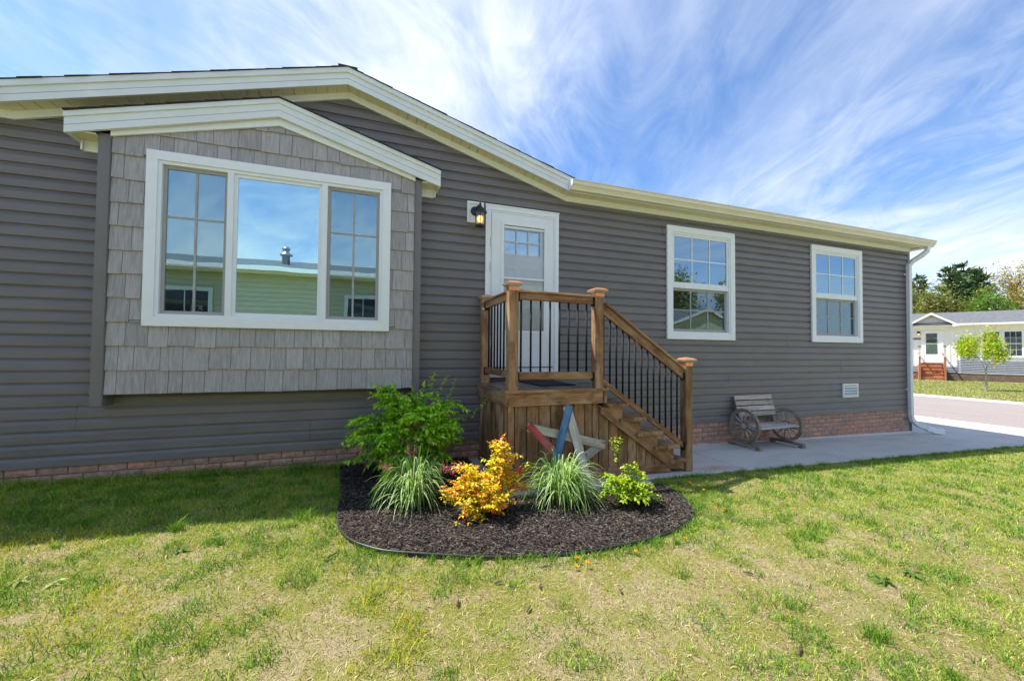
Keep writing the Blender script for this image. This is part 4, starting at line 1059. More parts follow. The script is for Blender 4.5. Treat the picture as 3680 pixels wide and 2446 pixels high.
def grow_shrub(base, stems, leafspec, cols, name, label, seed, bark=(.12, .07, .05), tipcols=None, cat='shrub', curl=.3):
    """stems: list of polylines (lists of Vectors) that carry leaves; leafspec = (spacing, length, width, droop)"""
    t = thing(name, label, cat, base); o = Vector(base); tb = MB(); Pp, Dd, Nn, Tt = [], [], [], []
    sp, ll, lw, dr = leafspec
    for st in stems:
        pts = st['p']; tb.tube([p - o for p in pts], [st['r'] * (1 - .75 * i / (len(pts) - 1)) for i in range(len(pts))], 5)
        acc = 0.; tot = sum((pts[i + 1] - pts[i]).length for i in range(len(pts) - 1)); run = 0.
        for i in range(len(pts) - 1):
            seg = pts[i + 1] - pts[i]; L = seg.length; dv = seg.normalized()
            while acc < L:
                p = pts[i] + dv * acc; f = (run + acc) / max(tot, 1e-6)
                if f > st.get('from', .25):
                    sd = dv.cross(Vector((0, 0, 1))); sd = sd.normalized() if sd.length > .15 else Vector((random.uniform(-1, 1), random.uniform(-1, 1), 0)).normalized()
                    for s in (-1, 1):
                        ld = (dv * random.uniform(.25, .75) + sd * s + Vector((random.gauss(0, curl), random.gauss(0, curl), random.gauss(-dr, curl)))).normalized()
                        Pp.append(p - o); Dd.append(ld); nn = Vector((random.gauss(0, .35), random.gauss(0, .35), 1)); Nn.append(nn); Tt.append(f)
                acc += sp * random.uniform(.8, 1.2)
            acc -= L; run += L
        Pp.append(pts[-1] - o); Dd.append((pts[-1] - pts[-2]).normalized()); Nn.append(Vector((0, .2, 1))); Tt.append(1.)
    n = len(Pp); P = np.array(Pp); D = np.array(Dd); Nr = np.array(Nn); f = np.array(Tt)
    C = pal(cols, n, .18)
    if tipcols is not None:
        m_ = rng.random(n) < np.clip((f - .80) * 4.0, 0, .75); C[m_] = pal(tipcols, m_.sum(), .15)
    sz = rng.uniform(.65, 1.15, n)
    V, T, CC = leaves(P, D, Nr, ll * sz, lw * sz, C)
    tb.obj('stems', 'bark', t); newobj('foliage', npmesh('foliage', V, T, CC), 'leaf', t)
    return t

def arch(b, d, ln, lift, sag, n=7, wob=.02):
    """polyline leaving b in direction d that rises and then sags"""
    pts = [Vector(b)]; d = Vector(d).normalized()
    for i in range(1, n + 1):
        t = i / n; pts.append(Vector(b) + d * ln * t + Vector((0, 0, lift * t - sag * t * t)) + Vector((random.gauss(0, wob), random.gauss(0, wob), random.gauss(0, wob))) * t)
    return pts

def build_green_shrub():
    B = Vector((.40, -.62, gzf(.4))); st = []
    # main leaders fan out of the base, flat sprays leave them all round
    for k in range(44):
        a = random.uniform(0, 2 * math.pi); r = random.uniform(.05, .50); h = random.uniform(.42, .98) * (1 - .38 * (r / .5) ** 2)
        top = B + Vector((.05 + math.cos(a) * r * 1.12, math.sin(a) * r * .62, h)); mid = B.lerp(top, .5) + Vector((0, 0, .08)); mid = Vector((B.x + (top.x - B.x) * .35, B.y + (top.y - B.y) * .35, mid.z))
        main = [B, B.lerp(mid, .6), mid, mid.lerp(top, .5) + Vector((0, 0, .02)), top]
        st.append(dict(p=main, r=.007, **{'from': .55}))
        for q in range(random.randint(11, 15)):
            f = random.uniform(.28, 1.); i = min(int(f * 4), 3); p = main[i].lerp(main[i + 1], f * 4 - i)
            b_ = random.uniform(0, 2 * math.pi); od = Vector((math.cos(b_), math.sin(b_) * .8, 0)) + Vector((math.cos(a), math.sin(a), 0)) * .9
            st.append(dict(p=arch(p, od, random.uniform(.12, .26), random.uniform(.0, .12), random.uniform(.02, .10), 5, .006), r=.0025, **{'from': .08}))
    for k in range(34):   # low skirt of sprays, longest to the left
        a = random.uniform(0, 2 * math.pi); r = random.uniform(.22, .40); h = random.uniform(.20, .62)
        p = B + Vector((math.cos(a) * r * .8 - .06, math.sin(a) * r * .5, h)); main = [B, B.lerp(p, .5) + Vector((0, 0, .06)), p]; st.append(dict(p=main, r=.004, **{'from': .6}))
        for q in range(5):
            b_ = a + random.gauss(0, .6); st.append(dict(p=arch(p, (math.cos(b_), math.sin(b_) * .7, 0), random.uniform(.14, .30), random.uniform(-.02, .06), random.uniform(.04, .12), 5, .006), r=.0025, **{'from': .05}))
    st = [s for s in st if max(p.y for p in s['p']) < -.06]
    # a few top shoots
    for dx in (.02, .10, .17, -.28, .42):
        p = B + Vector((.12 + dx, .02, .74 - abs(dx) * .5)); st.append(dict(p=arch(p, (dx * 2 + .1, -.1, 1), .26, .04, .03, 6, .006), r=.003, **{'from': .1}))
    grow_shrub(B, st, (.018, .054, .027, .28), [(.32, .60, .035), (.40, .70, .045), (.24, .48, .03), (.52, .78, .07), (.36, .64, .04)], 'leafy_shrub', 'large bright green shrub with arching leafy sprays under the bay window', 1)
build_green_shrub()

def build_small_shrubs():
    # yellow spirea with orange red tips
    B = Vector((.82, -1.60, gzf(.8))); st = []
    def spray(tgt, n, spread, r=.004):
        for k in range(n):
            e = Vector(tgt) + Vector((random.gauss(0, spread), random.gauss(0, spread), random.gauss(0, spread)))
            m_ = B.lerp(e, .5) + Vector((0, 0, .05)); m_.x = B.x + (e.x - B.x) * .42; main = [B, B.lerp(m_, .55), m_, m_.lerp(e, .55) + Vector((0, 0, .012)), e]
            st.append(dict(p=main, r=r, **{'from': .30}))
            for q in range(3):
                f = random.uniform(.35, .98); i = min(int(f * 4), 3); p = main[i].lerp(main[i + 1], f * 4 - i); a = random.uniform(0, 6.28)
                st.append(dict(p=arch(p, (math.cos(a), math.sin(a), .5), random.uniform(.05, .10), .02, .02, 4, .004), r=.0016, **{'from': .1}))
    zb = gzf(.8)
    spray((.99, -1.50, zb + .50), 7, .024); spray((1.05, -1.50, zb + .40), 8, .035); spray((.66, -1.55, zb + .37), 6, .025); spray((.62, -1.6, zb + .24), 9, .045)
    spray((.78, -1.62, zb + .26), 11, .06); spray((.95, -1.58, zb + .26), 11, .05); spray((1.10, -1.52, zb + .30), 8, .035); spray((1.12, -1.55, zb + .16), 7, .03); spray((.68, -1.74, zb + .10), 8, .04); spray((.92, -1.72, zb + .10), 8, .045); spray((.80, -1.76, zb + .14), 8, .05)
    spray((.56, -1.62, zb + .18), 5, .03)
    grow_shrub(B, st, (.0155, .036, .018, .1), [(.90, .74, .04), (.84, .76, .06), (.90, .66, .035), (.62, .66, .05)], 'spirea_shrub', 'low shrub with golden yellow leaves and orange red tips', 2, tipcols=[(.82, .26, .05), (.74, .10, .06), (.84, .40, .04)], curl=.45)
    # lime green shrub with a twig
    B = Vector((1.97, -1.78, gzf(2.))); zb = B.z; st = []
    for k in range(34):
        a = random.uniform(0, 6.28); r = random.uniform(.05, .30); e = B + Vector((math.cos(a) * r + .04, math.sin(a) * r * .7 + .05, random.uniform(.10, .38) * (1 - .55 * (r / .3) ** 2)))
        m_ = B.lerp(e, .5) + Vector((0, 0, .08)); main = [B, B.lerp(m_, .5), m_, m_.lerp(e, .5) + Vector((0, 0, .015)), e]; st.append(dict(p=main, r=.003, **{'from': .35}))
        for q in range(4):
            f = random.uniform(.4, 1.); i = min(int(f * 4), 3); p = main[i].lerp(main[i + 1], f * 4 - i); b_ = random.uniform(0, 6.28)
            st.append(dict(p=arch(p, (math.cos(b_), math.sin(b_), .1), random.uniform(.06, .12), .02, .04, 4, .004), r=.0015, **{'from': .05}))
    tw = [B + Vector((0, .04, .1)), B + Vector((-.06, .07, .30)), B + Vector((-.07, .08, .43))]; st.append(dict(p=tw, r=.0045, **{'from': .80}))
    for (dx, dz) in ((-.05, .14), (.05, .13), (.0, .10)): st.append(dict(p=arch(tw[-1], (dx, 0, dz), .13, 0, 0, 5, .003), r=.0015, **{'from': .0}))
    grow_shrub(B, st, (.018, .036, .021, .18), [(.42, .56, .025), (.34, .52, .02), (.50, .58, .05), (.24, .42, .015)], 'lime_shrub', 'small lime green shrub with one tall twig at the right of the flower bed', 3, curl=.35)
build_small_shrubs()

def build_grass_clump(base, rad, hgt, n, label, seed):
    r = np.random.default_rng(seed); t = thing('ornamental_grass', label, 'ornamental grass', base, 'variegated ornamental grasses'); seg = 8
    a = r.uniform(0, 2 * np.pi, n); b0 = r.uniform(0, .075, n); R = rad * r.uniform(.25, 1.0, n) ** .8; H = hgt * r.uniform(.45, 1.2, n) * (1 - .35 * (R / rad) ** 2); tw = r.uniform(-.5, .5, n)
    fall = r.uniform(.2, 1.0, n) * H * 1.25; wd = r.uniform(.0075, .0145, n)
    V = []; C = []
    pal_g = np.array([(.17, .34, .05), (.25, .43, .08), (.12, .26, .04), (.32, .48, .12)])[r.integers(0, 4, n)] * r.uniform(.8, 1.2, (n, 1)); wh = np.array((.82, .86, .64)) * r.uniform(.8, 1.15, (n, 1))
    whmask = (r.random(n) < .62)[:, None]
    for i in range(seg + 1):
        u = i / seg; ang = a + tw * u; rr = b0 + (R - b0) * u ** 1.25; z = H * (1.9 * u - .9 * u * u) - fall * u ** 3
        p = np.stack([rr * np.cos(ang), rr * np.sin(ang), np.maximum(z, .012)], 1); s = np.stack([-np.sin(ang + .4 * tw), np.cos(ang + .4 * tw), np.zeros(n)], 1) * (wd * (1 - u ** 2.5) + .0006)[:, None] / 2
        V.append(np.stack([p - s, p + np.array([0, 0, -.0006]), p + s], 1)); cc = np.where(whmask, wh, pal_g * 1.1); C.append(np.stack([pal_g, pal_g, cc], 1))
    V = np.stack(V, 1).reshape(-1, 3); C = np.stack(C, 1).reshape(-1, 3); T = []
    b = np.arange(n)[:, None] * (seg + 1) * 3
    for i in range(seg):
        for j in range(2): q = i * 3 + j; T += [b + [q, q + 1, q + 4], b + [q, q + 4, q + 3]]
    T = np.concatenate(T, 1).reshape(-1, 3)
    newobj('blades', npmesh('blades', V, T, C), 'leaf', t)
    m2 = 60; aa = r.uniform(0, 6.28, m2); pos = np.stack([np.cos(aa) * r.uniform(.01, .09, m2), np.sin(aa) * r.uniform(.01, .09, m2), np.zeros(m2)], 1)
    v, tt, c = blades(pos, r.uniform(.04, .12, m2), r.uniform(.004, .008, m2), r.normal(0, .03, (m2, 2)), aa, np.tile((.38, .20, .12), (m2, 1)) * r.uniform(.5, 1.2, (m2, 1)))
    newobj('dry_base', npmesh('dry_base', v, tt, c), 'dull', t)
build_grass_clump((.34, -1.28, gzf(.34)), .38, .52, 380, 'green and white striped ornamental grass clump at the left of the flower bed', 11)
build_grass_clump((1.50, -1.52, gzf(1.5)), .44, .54, 400, 'green and white striped ornamental grass clump in front of the wooden star', 12)

def build_purple():
    B = Vector((.36, -.95, gzf(.36))); st = []; t = thing('faded_sedum', 'purplish dried flower heads standing between the green shrub and grass clump', 'plant', B); tb = MB(); P = []; 
    heads = [(.05, -.06, .58), (.10, .0, .46), (-.10, -.04, .44), (.18, -.05, .42), (-.17, -.10, .36), (-.02, .0, .55), (.24, .02, .42), (-.22, -.40, .34), (.27, -.48, .30), (.20, -.50, .33), (.09, -.02, .58), (.0, -.10, .44), (-.03, -.30, .42), (.30, -.42, .28)]
    for (x, y, z) in heads:
        tb.tube([(0, 0, 0), (x * .5, y * .5, z * .6), (x, y, z)], [.003, .0025, .002], 5)
        for k in range(60): P.append((x + random.gauss(0, .026), y + random.gauss(0, .026), z + random.gauss(0, .015)))
    P = np.array(P); n = len(P); D = rng.normal(0, 1, (n, 3)); D[:, 2] += .6
    c = pal([(.13, .035, .045), (.22, .06, .075), (.09, .03, .035), (.34, .12, .14)], n, .25); s = np.array([h[1] < -.15 for h in heads]).repeat(60); c[s] = pal([(.48, .12, .17), (.55, .20, .22), (.36, .08, .12)], s.sum(), .2)
    V, T, C = leaves(P, D, rng.normal(0, 1, (n, 3)), rng.uniform(.010, .022, n), rng.uniform(.006, .012, n), c)
    tb.obj('stems', 'bark', t); newobj('flower_heads', npmesh('flower_heads', V, T, C), 'leaf', t)
build_purple()

# ------------------------------------------------------------------ lawn grass
def build_lawn():
    def ok(x, y):
        k = ~inpoly(x, y, BPA); k &= ~((x > 2.60) & (x < 13.4) & (y > -1.17)); k &= ~((x > 1.0) & (x < 2.65) & (y > -1.36)); k &= y < -.035; return k
    parts = []
    def scatter(n, x0, x1, y0, y1): return rng.uniform(x0, x1, n), rng.uniform(y0, y1, n)
    regions = [(-4.2, 3.2, -4.3, -.035, 1.0), (3.2, 7.5, -4.0, -1.15, .55), (7.5, 14, -4.5, -1.15, .30), (-6.5, -4.2, -3.2, -.035, .6)]
    for (x0, x1, y0, y1, dens) in regions:
        A = (x1 - x0) * (y1 - y0)
        # green blades where the turf took
        n = int(A * 10500 * dens); x, y = scatter(n, x0, x1, y0, y1)
        g = fbm(x, y, 1.15, 21); g2 = fbm(x, y, 6.0, 31)
        near_bed = np.exp(-np.maximum(0, np.abs(np.hypot((x - 1.1) / 1.65, (y + 1.25) / 1.15) - 1.0) - .02) * 9)
        shade = np.clip((y + 1.45) / .5, 0, 1) * (x < .2)
        right = np.clip((x - 1.8) / 2.5, 0, 1) * np.clip((y + 3.6) / 1.6, 0, 1)
        left = np.clip((-.2 - x) / 2., 0, 1)
        prob = np.clip((g - .47) * 2.2 + (g2 - .47) * 6.0 + .40, .10, 1) + .55 * shade + .70 * near_bed + .55 * right + .12 * left
        # bare sandy patch in front of the bed
        prob -= .75 * np.exp(-(((x - 1.25) / .95) ** 2 + ((y + 2.80) / .42) ** 2)); prob -= .3 * np.clip((fbm(x, y, 2.0, 77) - .54) * 6, 0, 1) * (y < -2.0)
        k = ok(x, y) & (rng.random(n) < prob); x, y, g, g2, sh = x[k], y[k], g[k], g2[k], shade[k]; n = len(x)
        tuft = fbm(x, y, 7.5, 41) > .56
        h = rng.uniform(.010, .024, n) * (1 + 1.0 * tuft + .9 * sh * rng.random(n)); h *= 1 + 1.1 * ((y > -.16) & (x < .0))
        c = pal([(.20, .36, .03), (.29, .45, .04), (.40, .52, .055), (.14, .29, .022), (.54, .55, .09)], n, .2)
        dk = tuft & (rng.random(n) < .7); c[dk] = pal([(.065, .18, .016), (.10, .25, .022), (.15, .31, .03)], dk.sum(), .2)
        yl = (fbm(x, y, 1.7, 57) > .52) & (y < -1.2) & (x < .4) & (rng.random(n) < .55); c[yl] = pal([(.60, .53, .045), (.48, .48, .04)], yl.sum(), .2)
        parts.append(blades(np.stack([x, y, gz(x)], 1), h, rng.uniform(.0020, .0040, n) / max(.45, dens ** .5), rng.normal(0, 1, (n, 2)) * (h * .75)[:, None], rng.uniform(0, 6.28, n), c))
        # straw coloured thatch
        n = int(A * 5200 * dens); x, y = scatter(n, x0, x1, y0, y1); k = ok(x, y); x, y = x[k], y[k]; n = len(x)
        h = rng.uniform(.003, .014, n); c = pal([(.60, .50, .27), (.48, .40, .16), (.70, .60, .37), (.30, .22, .10), (.54, .49, .14), (.17, .12, .06), (.30, .34, .06)], n, .2)
        parts.append(blades(np.stack([x, y, gz(x)], 1), h, rng.uniform(.002, .004, n), rng.normal(0, .013, (n, 2)), rng.uniform(0, 6.28, n), c))
    # denser tufts
    r = np.random.default_rng(5); P = []
    for k in range(210):
        cx, cy = r.uniform(-3.6, 8), r.uniform(-4.0, -.1)
        if k < 50: cx = -.2 - r.random() * 3; cy = -.06 - r.random() * .05
        if k in (50, 51, 52): cx, cy = [(2.14, -3.34), (-1.15, -1.32), (-.42, -1.33)][k - 50]
        if not ok(np.array([cx]), np.array([cy]))[0]: continue
        m_ = int(r.uniform(18, 60)) * (3 if k in (50, 51, 52) else 1); rad = r.uniform(.012, .05)
        P.append(np.stack([cx + r.normal(0, rad, m_), np.minimum(cy + r.normal(0, rad * .7, m_), -.036), r.uniform(.022, .065, m_) * (1.5 if k in (50, 51, 52) else 1)], 1))
    for k in range(150):
        cx = r.uniform(2.7, 12.5); m_ = int(r.uniform(6, 30)); rad = r.uniform(.015, .05)
        P.append(np.stack([cx + r.normal(0, rad, m_), np.minimum(-1.185 - np.abs(r.normal(0, .02, m_)), -1.172), r.uniform(.02, .06, m_)], 1))
    for i in range(0, len(BP) - 2):                      # ragged grass leaning over the bed edging
        for q in range(3):
            if r.random() < .60: continue
            p = BP[i].lerp(BP[i + 1], r.random()); d_ = (BP[i + 1] - BP[i]).normalized(); o_ = Vector((d_.y, -d_.x, 0)); 
            if (p + o_ * .1 - Vector((1.1, -1.1, 0))).length < (p - Vector((1.1, -1.1, 0))).length: o_ = -o_
            p = p + o_ * (.025 + r.random() * .035); m_ = int(r.uniform(8, 34)); rad = r.uniform(.01, .03)
            P.append(np.stack([p.x + r.normal(0, rad, m_), np.minimum(p.y + r.normal(0, rad, m_), -.036), r.uniform(.02, .055, m_)], 1))
    P = np.concatenate(P); n = len(P); c = pal([(.12, .25, .025), (.18, .33, .035), (.25, .40, .045), (.09, .20, .02)], n, .2)
    k = ok(P[:, 0], P[:, 1]); P, c = P[k], c[k]; n = len(P)
    parts.append(blades(np.stack([P[:, 0], P[:, 1], gz(P[:, 0])], 1), P[:, 2], rng.uniform(.0025, .0045, n), rng.normal(0, .6, (n, 2)) * P[:, 2:3], rng.uniform(0, 6.28, n), c))
    # far lawn across the road
    n = 60000; x, y = rng.uniform(22.3, 38, n), rng.uniform(0, 14, n); k = (37.2 - x) * .885 + (12.1 - y) * .466 > .3; x, y = x[k], y[k]; n = len(x)
    c = pal([(.15, .22, .03), (.22, .27, .045), (.11, .17, .025), (.42, .38, .2)], n, .2)
    parts.append(blades(np.stack([x, y, gz(x)], 1), rng.uniform(.02, .05, n), rng.uniform(.012, .022, n), rng.normal(0, .03, (n, 2)), rng.uniform(0, 6.28, n), c))
    V, T, C = merge(parts)
    tag(newobj('grass', npmesh('grass', V, T, C), 'grassblade'), 'thin patchy green and straw coloured lawn grass', 'grass', kind='stuff')
build_lawn()

# ------------------------------------------------------------------ small things on the lawn
def build_lawn_bits():
    def dandelion(x, y, lb):
        t = thing('dandelion', lb, 'flower', (x, y, gzf(x)), 'dandelions round the flower bed')
        h = random.uniform(.02, .045); MB().tube([(0, 0, 0), (.003, 0, h * .6), (.002, .004, h)], .0015, 5).obj('stem', 'edging' if False else 'bark', t)
        n = 26; a = rng.uniform(0, 6.28, n); el = rng.uniform(.1, 1.2, n); D = np.stack([np.cos(a) * np.cos(el), np.sin(a) * np.cos(el), np.sin(el)], 1)
        V, T, C = leaves(np.tile((.002, .004, h), (n, 1)), D, rng.normal(0, 1, (n, 3)), np.full(n, .017), np.full(n, .006), pal([(.85, .55, .02), (.9, .62, .03)], n, .1)); newobj('petals', npmesh('petals', V, T, C), 'leaf', t)
    for x, y, lb in ((2.93, -1.42, 'yellow dandelion in the grass nearest the concrete walkway'), (2.86, -1.66, 'yellow dandelion right of the bed, second from the walkway'), (2.62, -2.02, 'left one of the three dandelions clustered at the right bend of the bed'), (2.66, -2.05, 'front one of the three dandelions clustered at the right bend of the bed'), (2.70, -2.03, 'right one of the three dandelions clustered at the right bend of the bed'),
                     (1.56, -2.42, 'single yellow dandelion in front of the bed, right of the front cluster'), (1.16, -2.41, 'topmost of the three dandelions in front of the bed'), (1.19, -2.47, 'lower right one of the three dandelions in front of the bed'), (1.12, -2.47, 'lower left one of the three dandelions in front of the bed'), (2.0, -2.36, 'yellow dandelion touching the front right curve of the bed edging')):
        dandelion(x, y, lb)
    def weed(x, y, s, label, pale=False):
        t = thing('broadleaf_weed', label, 'weed', (x, y, gzf(x)), 'broadleaf weeds'); n = random.randint(11, 17); a = rng.uniform(0, 6.28, n); D = np.stack([np.cos(a), np.sin(a), rng.uniform(.1, .5, n)], 1)
        c = pal([(.11, .21, .04), (.16, .26, .05)], n, .15) if not pale else pal([(.42, .46, .18), (.5, .5, .25)], n, .15)
        V, T, C = leaves(np.tile((0, 0, .006), (n, 1)) + rng.normal(0, .008, (n, 3)) * [1, 1, 0], D, rng.normal(0, .25, (n, 3)) + [0, 0, 1], rng.uniform(.35, .8, n) * s, rng.uniform(.14, .26, n) * s, c, .3, .3); newobj('leaf_rosette', npmesh('leaf_rosette', V, T, C), 'leaf', t)
    sp = [(-.72, -1.18, .13, 'dark broadleaf weed in the shaded grass left of the bed'), (-.42, -1.08, .09, 'smaller broadleaf weed in the shaded grass nearest the bed'), (-1.02, -.98, .09, 'broadleaf weed in shaded grass farther from the bed'), (-.20, -.72, .08, 'broadleaf weed in shaded grass close to the bed edging'), (-.9, -1.52, .10, 'broadleaf weed just outside the shadow edge'), (-1.02, -1.64, .09, 'sunlit broadleaf weed rosette left of the bed')]
    for (x, y, s, l) in sp: weed(x, y, s, l)
    weed(-1.45, -1.86, .065, 'pale broadleaf weed in the sunlit lawn at the far left', True); weed(-1.62, -1.80, .075, 'pale withered leaf rosette at the left edge of the lawn', True)
    weed(2.75, -3.05, .10, 'broadleaf weed low in the lawn right of centre'); weed(3.0, -3.05, .11, 'spreading weed in the lawn towards the lower right')
    def stick(x, y, L, a, label, mt='bark'):
        d = Vector((math.cos(a), math.sin(a), 0)) * L / 2; c = Vector((x, y, gzf(x) + .012)); o = MB().tube([(-d.x, -d.y, 0), (-d.x * .2, -d.y * .2 + .003, .004), (d.x, d.y, 0)], [.004, .006, .003], 6).obj('wood_chip', mt); o.location = c; tag(o, label, 'wood chip', 'loose chips on the lawn')
    for (x, y, L, a, lb) in ((.05, -2.42, .06, .4, 'leftmost of the bark chips lying in front of the bed'), (.66, -2.47, .045, .2, 'bark chip lying in front of the orange tipped shrub'), (.86, -2.56, .04, 1.0, 'small bark chip on the bare soil below the bed centre'), (.42, -2.58, .05, 1.2, 'upright slanting bark chip left of the bare soil patch'), (.73, -2.72, .045, .8, 'lowest bark chip in the group under the bed'),
                             (-.19, -1.95, .10, .9, 'long brown twig lying left of the bed'), (1.24, -2.72, .035, 1.3, 'tiny bark chip on the sandy patch right of centre'), (.96, -2.40, .04, .1, 'bark chip closest to the front of the bed edging'), (2.05, -2.78, .05, 2.3, 'bark chip lying farthest right on the dry lawn'), (1.72, -3.30, .06, .5, 'bark chip lying nearest the bottom edge of the lawn')):
        stick(x, y, L, a, lb)
    n = 1; V, T, C = leaves(np.array([(0., 0, 0)]), np.array([(.25, 1., .15)]), np.array([(0., 0., 1.)]), np.array([.085]), np.array([.016]), np.array([(.62, .52, .34)]))
    o = newobj('fallen_leaf', npmesh('fallen_leaf', V, T, C), 'leaf'); o.location = (-1.10, -2.66, gzf(-1.1) + .018); tag(o, 'single dry tan fallen leaf at the lower left of the lawn', 'leaf')
build_lawn_bits()

# ------------------------------------------------------------------ white house across the road
def build_white_house():
    w = Vector((.466, -.885, 0)); n = Vector((-.885, -.466, 0)); O = Vector((37.2, 12.1, 0))
    h = thing('white_house', 'white and grey house with small gabled entrance across the road', 'house', (37.2, 12.1, 0)); h.rotation_euler = (0, 0, math.atan2(w.y, w.x))
    # local frame: x along the wall, -y towards the street  (w x z = -n rotated); check sign
    # local +x = w ; local +y = z x w = (-w.y, w.x) = (.885,.466) = -n  -> the front faces -y
    def Bx(nm, mt, x0, x1, y0, y1, z0, z1, par=h): return MB().box(x0, x1, y0, y1, z0, z1).obj(nm, mt, par)
    XE = 9.0; G = -.80
    wall = Bx('wall', 'far_white', -7, XE, 0, 7, G + .5, 3.05)
    Bx('plinth', 'far_stone', -7.02, XE + .02, -.02, 7.02, G, -.23)
    # grey lap siding: boards
    mb = None
    def lap(x0, x1, z0, z1, y=-.004):
        k = z0
        while k < z1 - .01:
            MB().prism_x([(y, k), (y - .05, k), (y - .05, k + .03), (y - .004, min(k + .112, z1)), (y, min(k + .112, z1))], x0, x1).obj('siding_board', 'far_blue_siding', wall); k += .112
    lap(1.37, 2.17, .66, 2.13); lap(1.25, XE, -.24, .66); lap(-7, -1.0, -.24, .21); lap(-.98, 1.22, -.24, .20)
    lap(4.35, 5.6, .66, 2.13)
    Bx('trim_strip', 'far_white', 1.32, 1.368, -.045, -.002, -.24, 2.18); Bx('trim_strip', 'far_white', 1.22, XE, -.046, -.003, -.275, -.242)
    # board and batten above
    x = -6.9
    while x < XE:
        if not (-.47 < x < .62 or 2.18 < x < 4.3): Bx('batten', 'far_white', x - .022, x + .022, -.025, -.001, 2.19 if x > 1.3 else .215, 3.0)
        x += .30
    # roof
    mb = MB(); P = [(-.42, 3.08), (3.5, 4.13), (7.4, 3.08), (7.4, 2.98), (3.5, 4.02), (-.42, 2.98)]
    mb.prism_x(P, -7.4, XE + .4); ro = mb.obj('roof', 'far_roof', h)
    Bx('gutter', 'far_white', 1.25, XE + .4, -.53, -.43, 2.97, 3.09, ro); Bx('gutter', 'far_white', -7.4, -1.3, -.53, -.43, 2.97, 3.09, ro); Bx('soffit', 'far_white', -7.3, XE + .3, -.43, -.001, 2.95, 2.97, ro)
    # small entrance gable
    gs = .66
    for s in (-1, 1):
        MB().prism_y([(0, 3.90), (s * 1.27, 3.90 - 1.27 * gs), (s * 1.27, 3.80 - 1.27 * gs), (0, 3.80)], -.44, 2.6).obj('gable_roof', 'far_roof', ro)
        MB().prism_y([(0, 3.89), (s * 1.30, 3.89 - 1.30 * gs), (s * 1.30, 3.74 - 1.30 * gs), (0, 3.74)], -.48, -.4405).obj('rake_board', 'far_white', ro)
        Bx('eave_return', 'far_white', min(s * 1.0, s * 1.30), max(s * 1.0, s * 1.30), -.46, -.02, 2.90, 3.03, ro)
    MB().prism_y([(-1.1, 3.05), (1.1, 3.05), (0, 3.76)], -.03, .3).obj('gable_wall', 'far_white', h)
    for i in range(-3, 4): x = i * .3; Bx('batten', 'far_white', x - .022, x + .022, -.05, -.031, 3.0, 3.72 - abs(x) * gs)
    MB().lathe([(.09, -.02), (.12, -.01), (.12, .01), (.05, .02)], 10, (0, 0, 0)).mesh
    Bx('gable_vent', 'far_white', -.09, .10, -.07, -.051, 3.42, 3.58)
    Bx('header_trim', 'far_white', -1.0, 1.2, -.055, -.026, 2.64, 2.69)
    # door
    d = newobj('door', None, None, h)
    for (a, b, c, e) in ((-.46, -.36, .42, 2.62), (.50, .60, .42, 2.62), (-.36, .50, 2.52, 2.62)): Bx('casing', 'far_white', a, b, -.07, -.001, c, e, d)
    Bx('door_leaf', 'far_white', -.36, -.25, -.05, -.001, .42, 2.52, d); Bx('door_leaf', 'far_white', .32, .50, -.05, -.001, .42, 2.52, d); Bx('door_leaf', 'far_white', -.25, .32, -.05, -.001, .42, 1.0, d); Bx('door_leaf', 'far_white', -.25, .32, -.05, -.001, 2.48, 2.52, d)
    Bx('pane', 'far_glass', -.25, .32, -.03, -.025, 1.0, 2.48, d); Bx('glazing_bar', 'far_white', -.25, .32, -.045, -.031, 1.72, 1.76, d)
    Bx('inner_door', 'far_white', -.25, .32, -.012, -.0015, 1.0, 2.2, d); Bx('inner_light', 'room', -.22, .29, -.014, -.0125, 1.8, 2.42, d)
    # windows
    for (a, b) in ((2.40, 3.08), (3.30, 4.0), (6.2, 6.9)):
        wn = newobj('window', None, None, h); z0, z1 = 1.0 if a > 3 else 1.1, 2.5; z0 = .95
        for (p, q, r, s) in ((a - .12, a, z0 - .12, z1 + .08), (b, b + .12, z0 - .12, z1 + .08), (a, b, z1, z1 + .08), (a, b, z0 - .12, z0)): Bx('casing', 'far_white', p, q, -.06, -.001, r, s, wn)
        Bx('pane', 'far_glass', a, b, -.03, -.026, z0, z1, wn); Bx('room_behind', 'far_blue_siding', a, b, -.012, -.0015, z0, z1, wn)
        zm = (z0 + z1) / 2; Bx('meeting_rail', 'far_white', a, b, -.05, -.031, zm - .025, zm + .025, wn)
        for q in (z0 + (zm - z0) / 2, zm + (z1 - zm) / 2): Bx('muntin', 'white_weathered', a, b, -.04, -.031, q - .009, q + .009, wn)
        for i in (1, 2): xx = a + (b - a) * i / 3; Bx('muntin', 'white_weathered', xx - .009, xx + .009, -.045, -.0405, z0, zm - .025, wn); Bx('muntin', 'white_weathered', xx - .009, xx + .009, -.045, -.0405, zm + .025, z1, wn)
    # lamp
    l = MB().lathe([(.05, 2.36), (.075, 2.40), (.075, 2.52), (.10, 2.54), (.03, 2.62)], 8, (-.61, -.14, 0)).obj('porch_lamp', 'lantern_metal', h); MB().lathe([(.03, 2.36), (.05, 2.385), (.05, 2.43), (.02, 2.45)], 8, (-.61, -.235, 0)).obj('lamp_glass', 'bulb', l)
    # house number sign: white emblem, red mark and digits on black
    sg = Bx('number_sign', 'sign_black', -.96, -.51, -.05, -.026, 2.03, 2.15)
    MB().tube([(-.90, -.053, 2.09), (-.86, -.054, 2.092), (-.83, -.054, 2.088)], [.012, .026, .014], 8).obj('emblem', 'far_white', sg); Bx('emblem', 'sign_red', -.81, -.775, -.055, -.0505, 2.05, 2.13, sg)
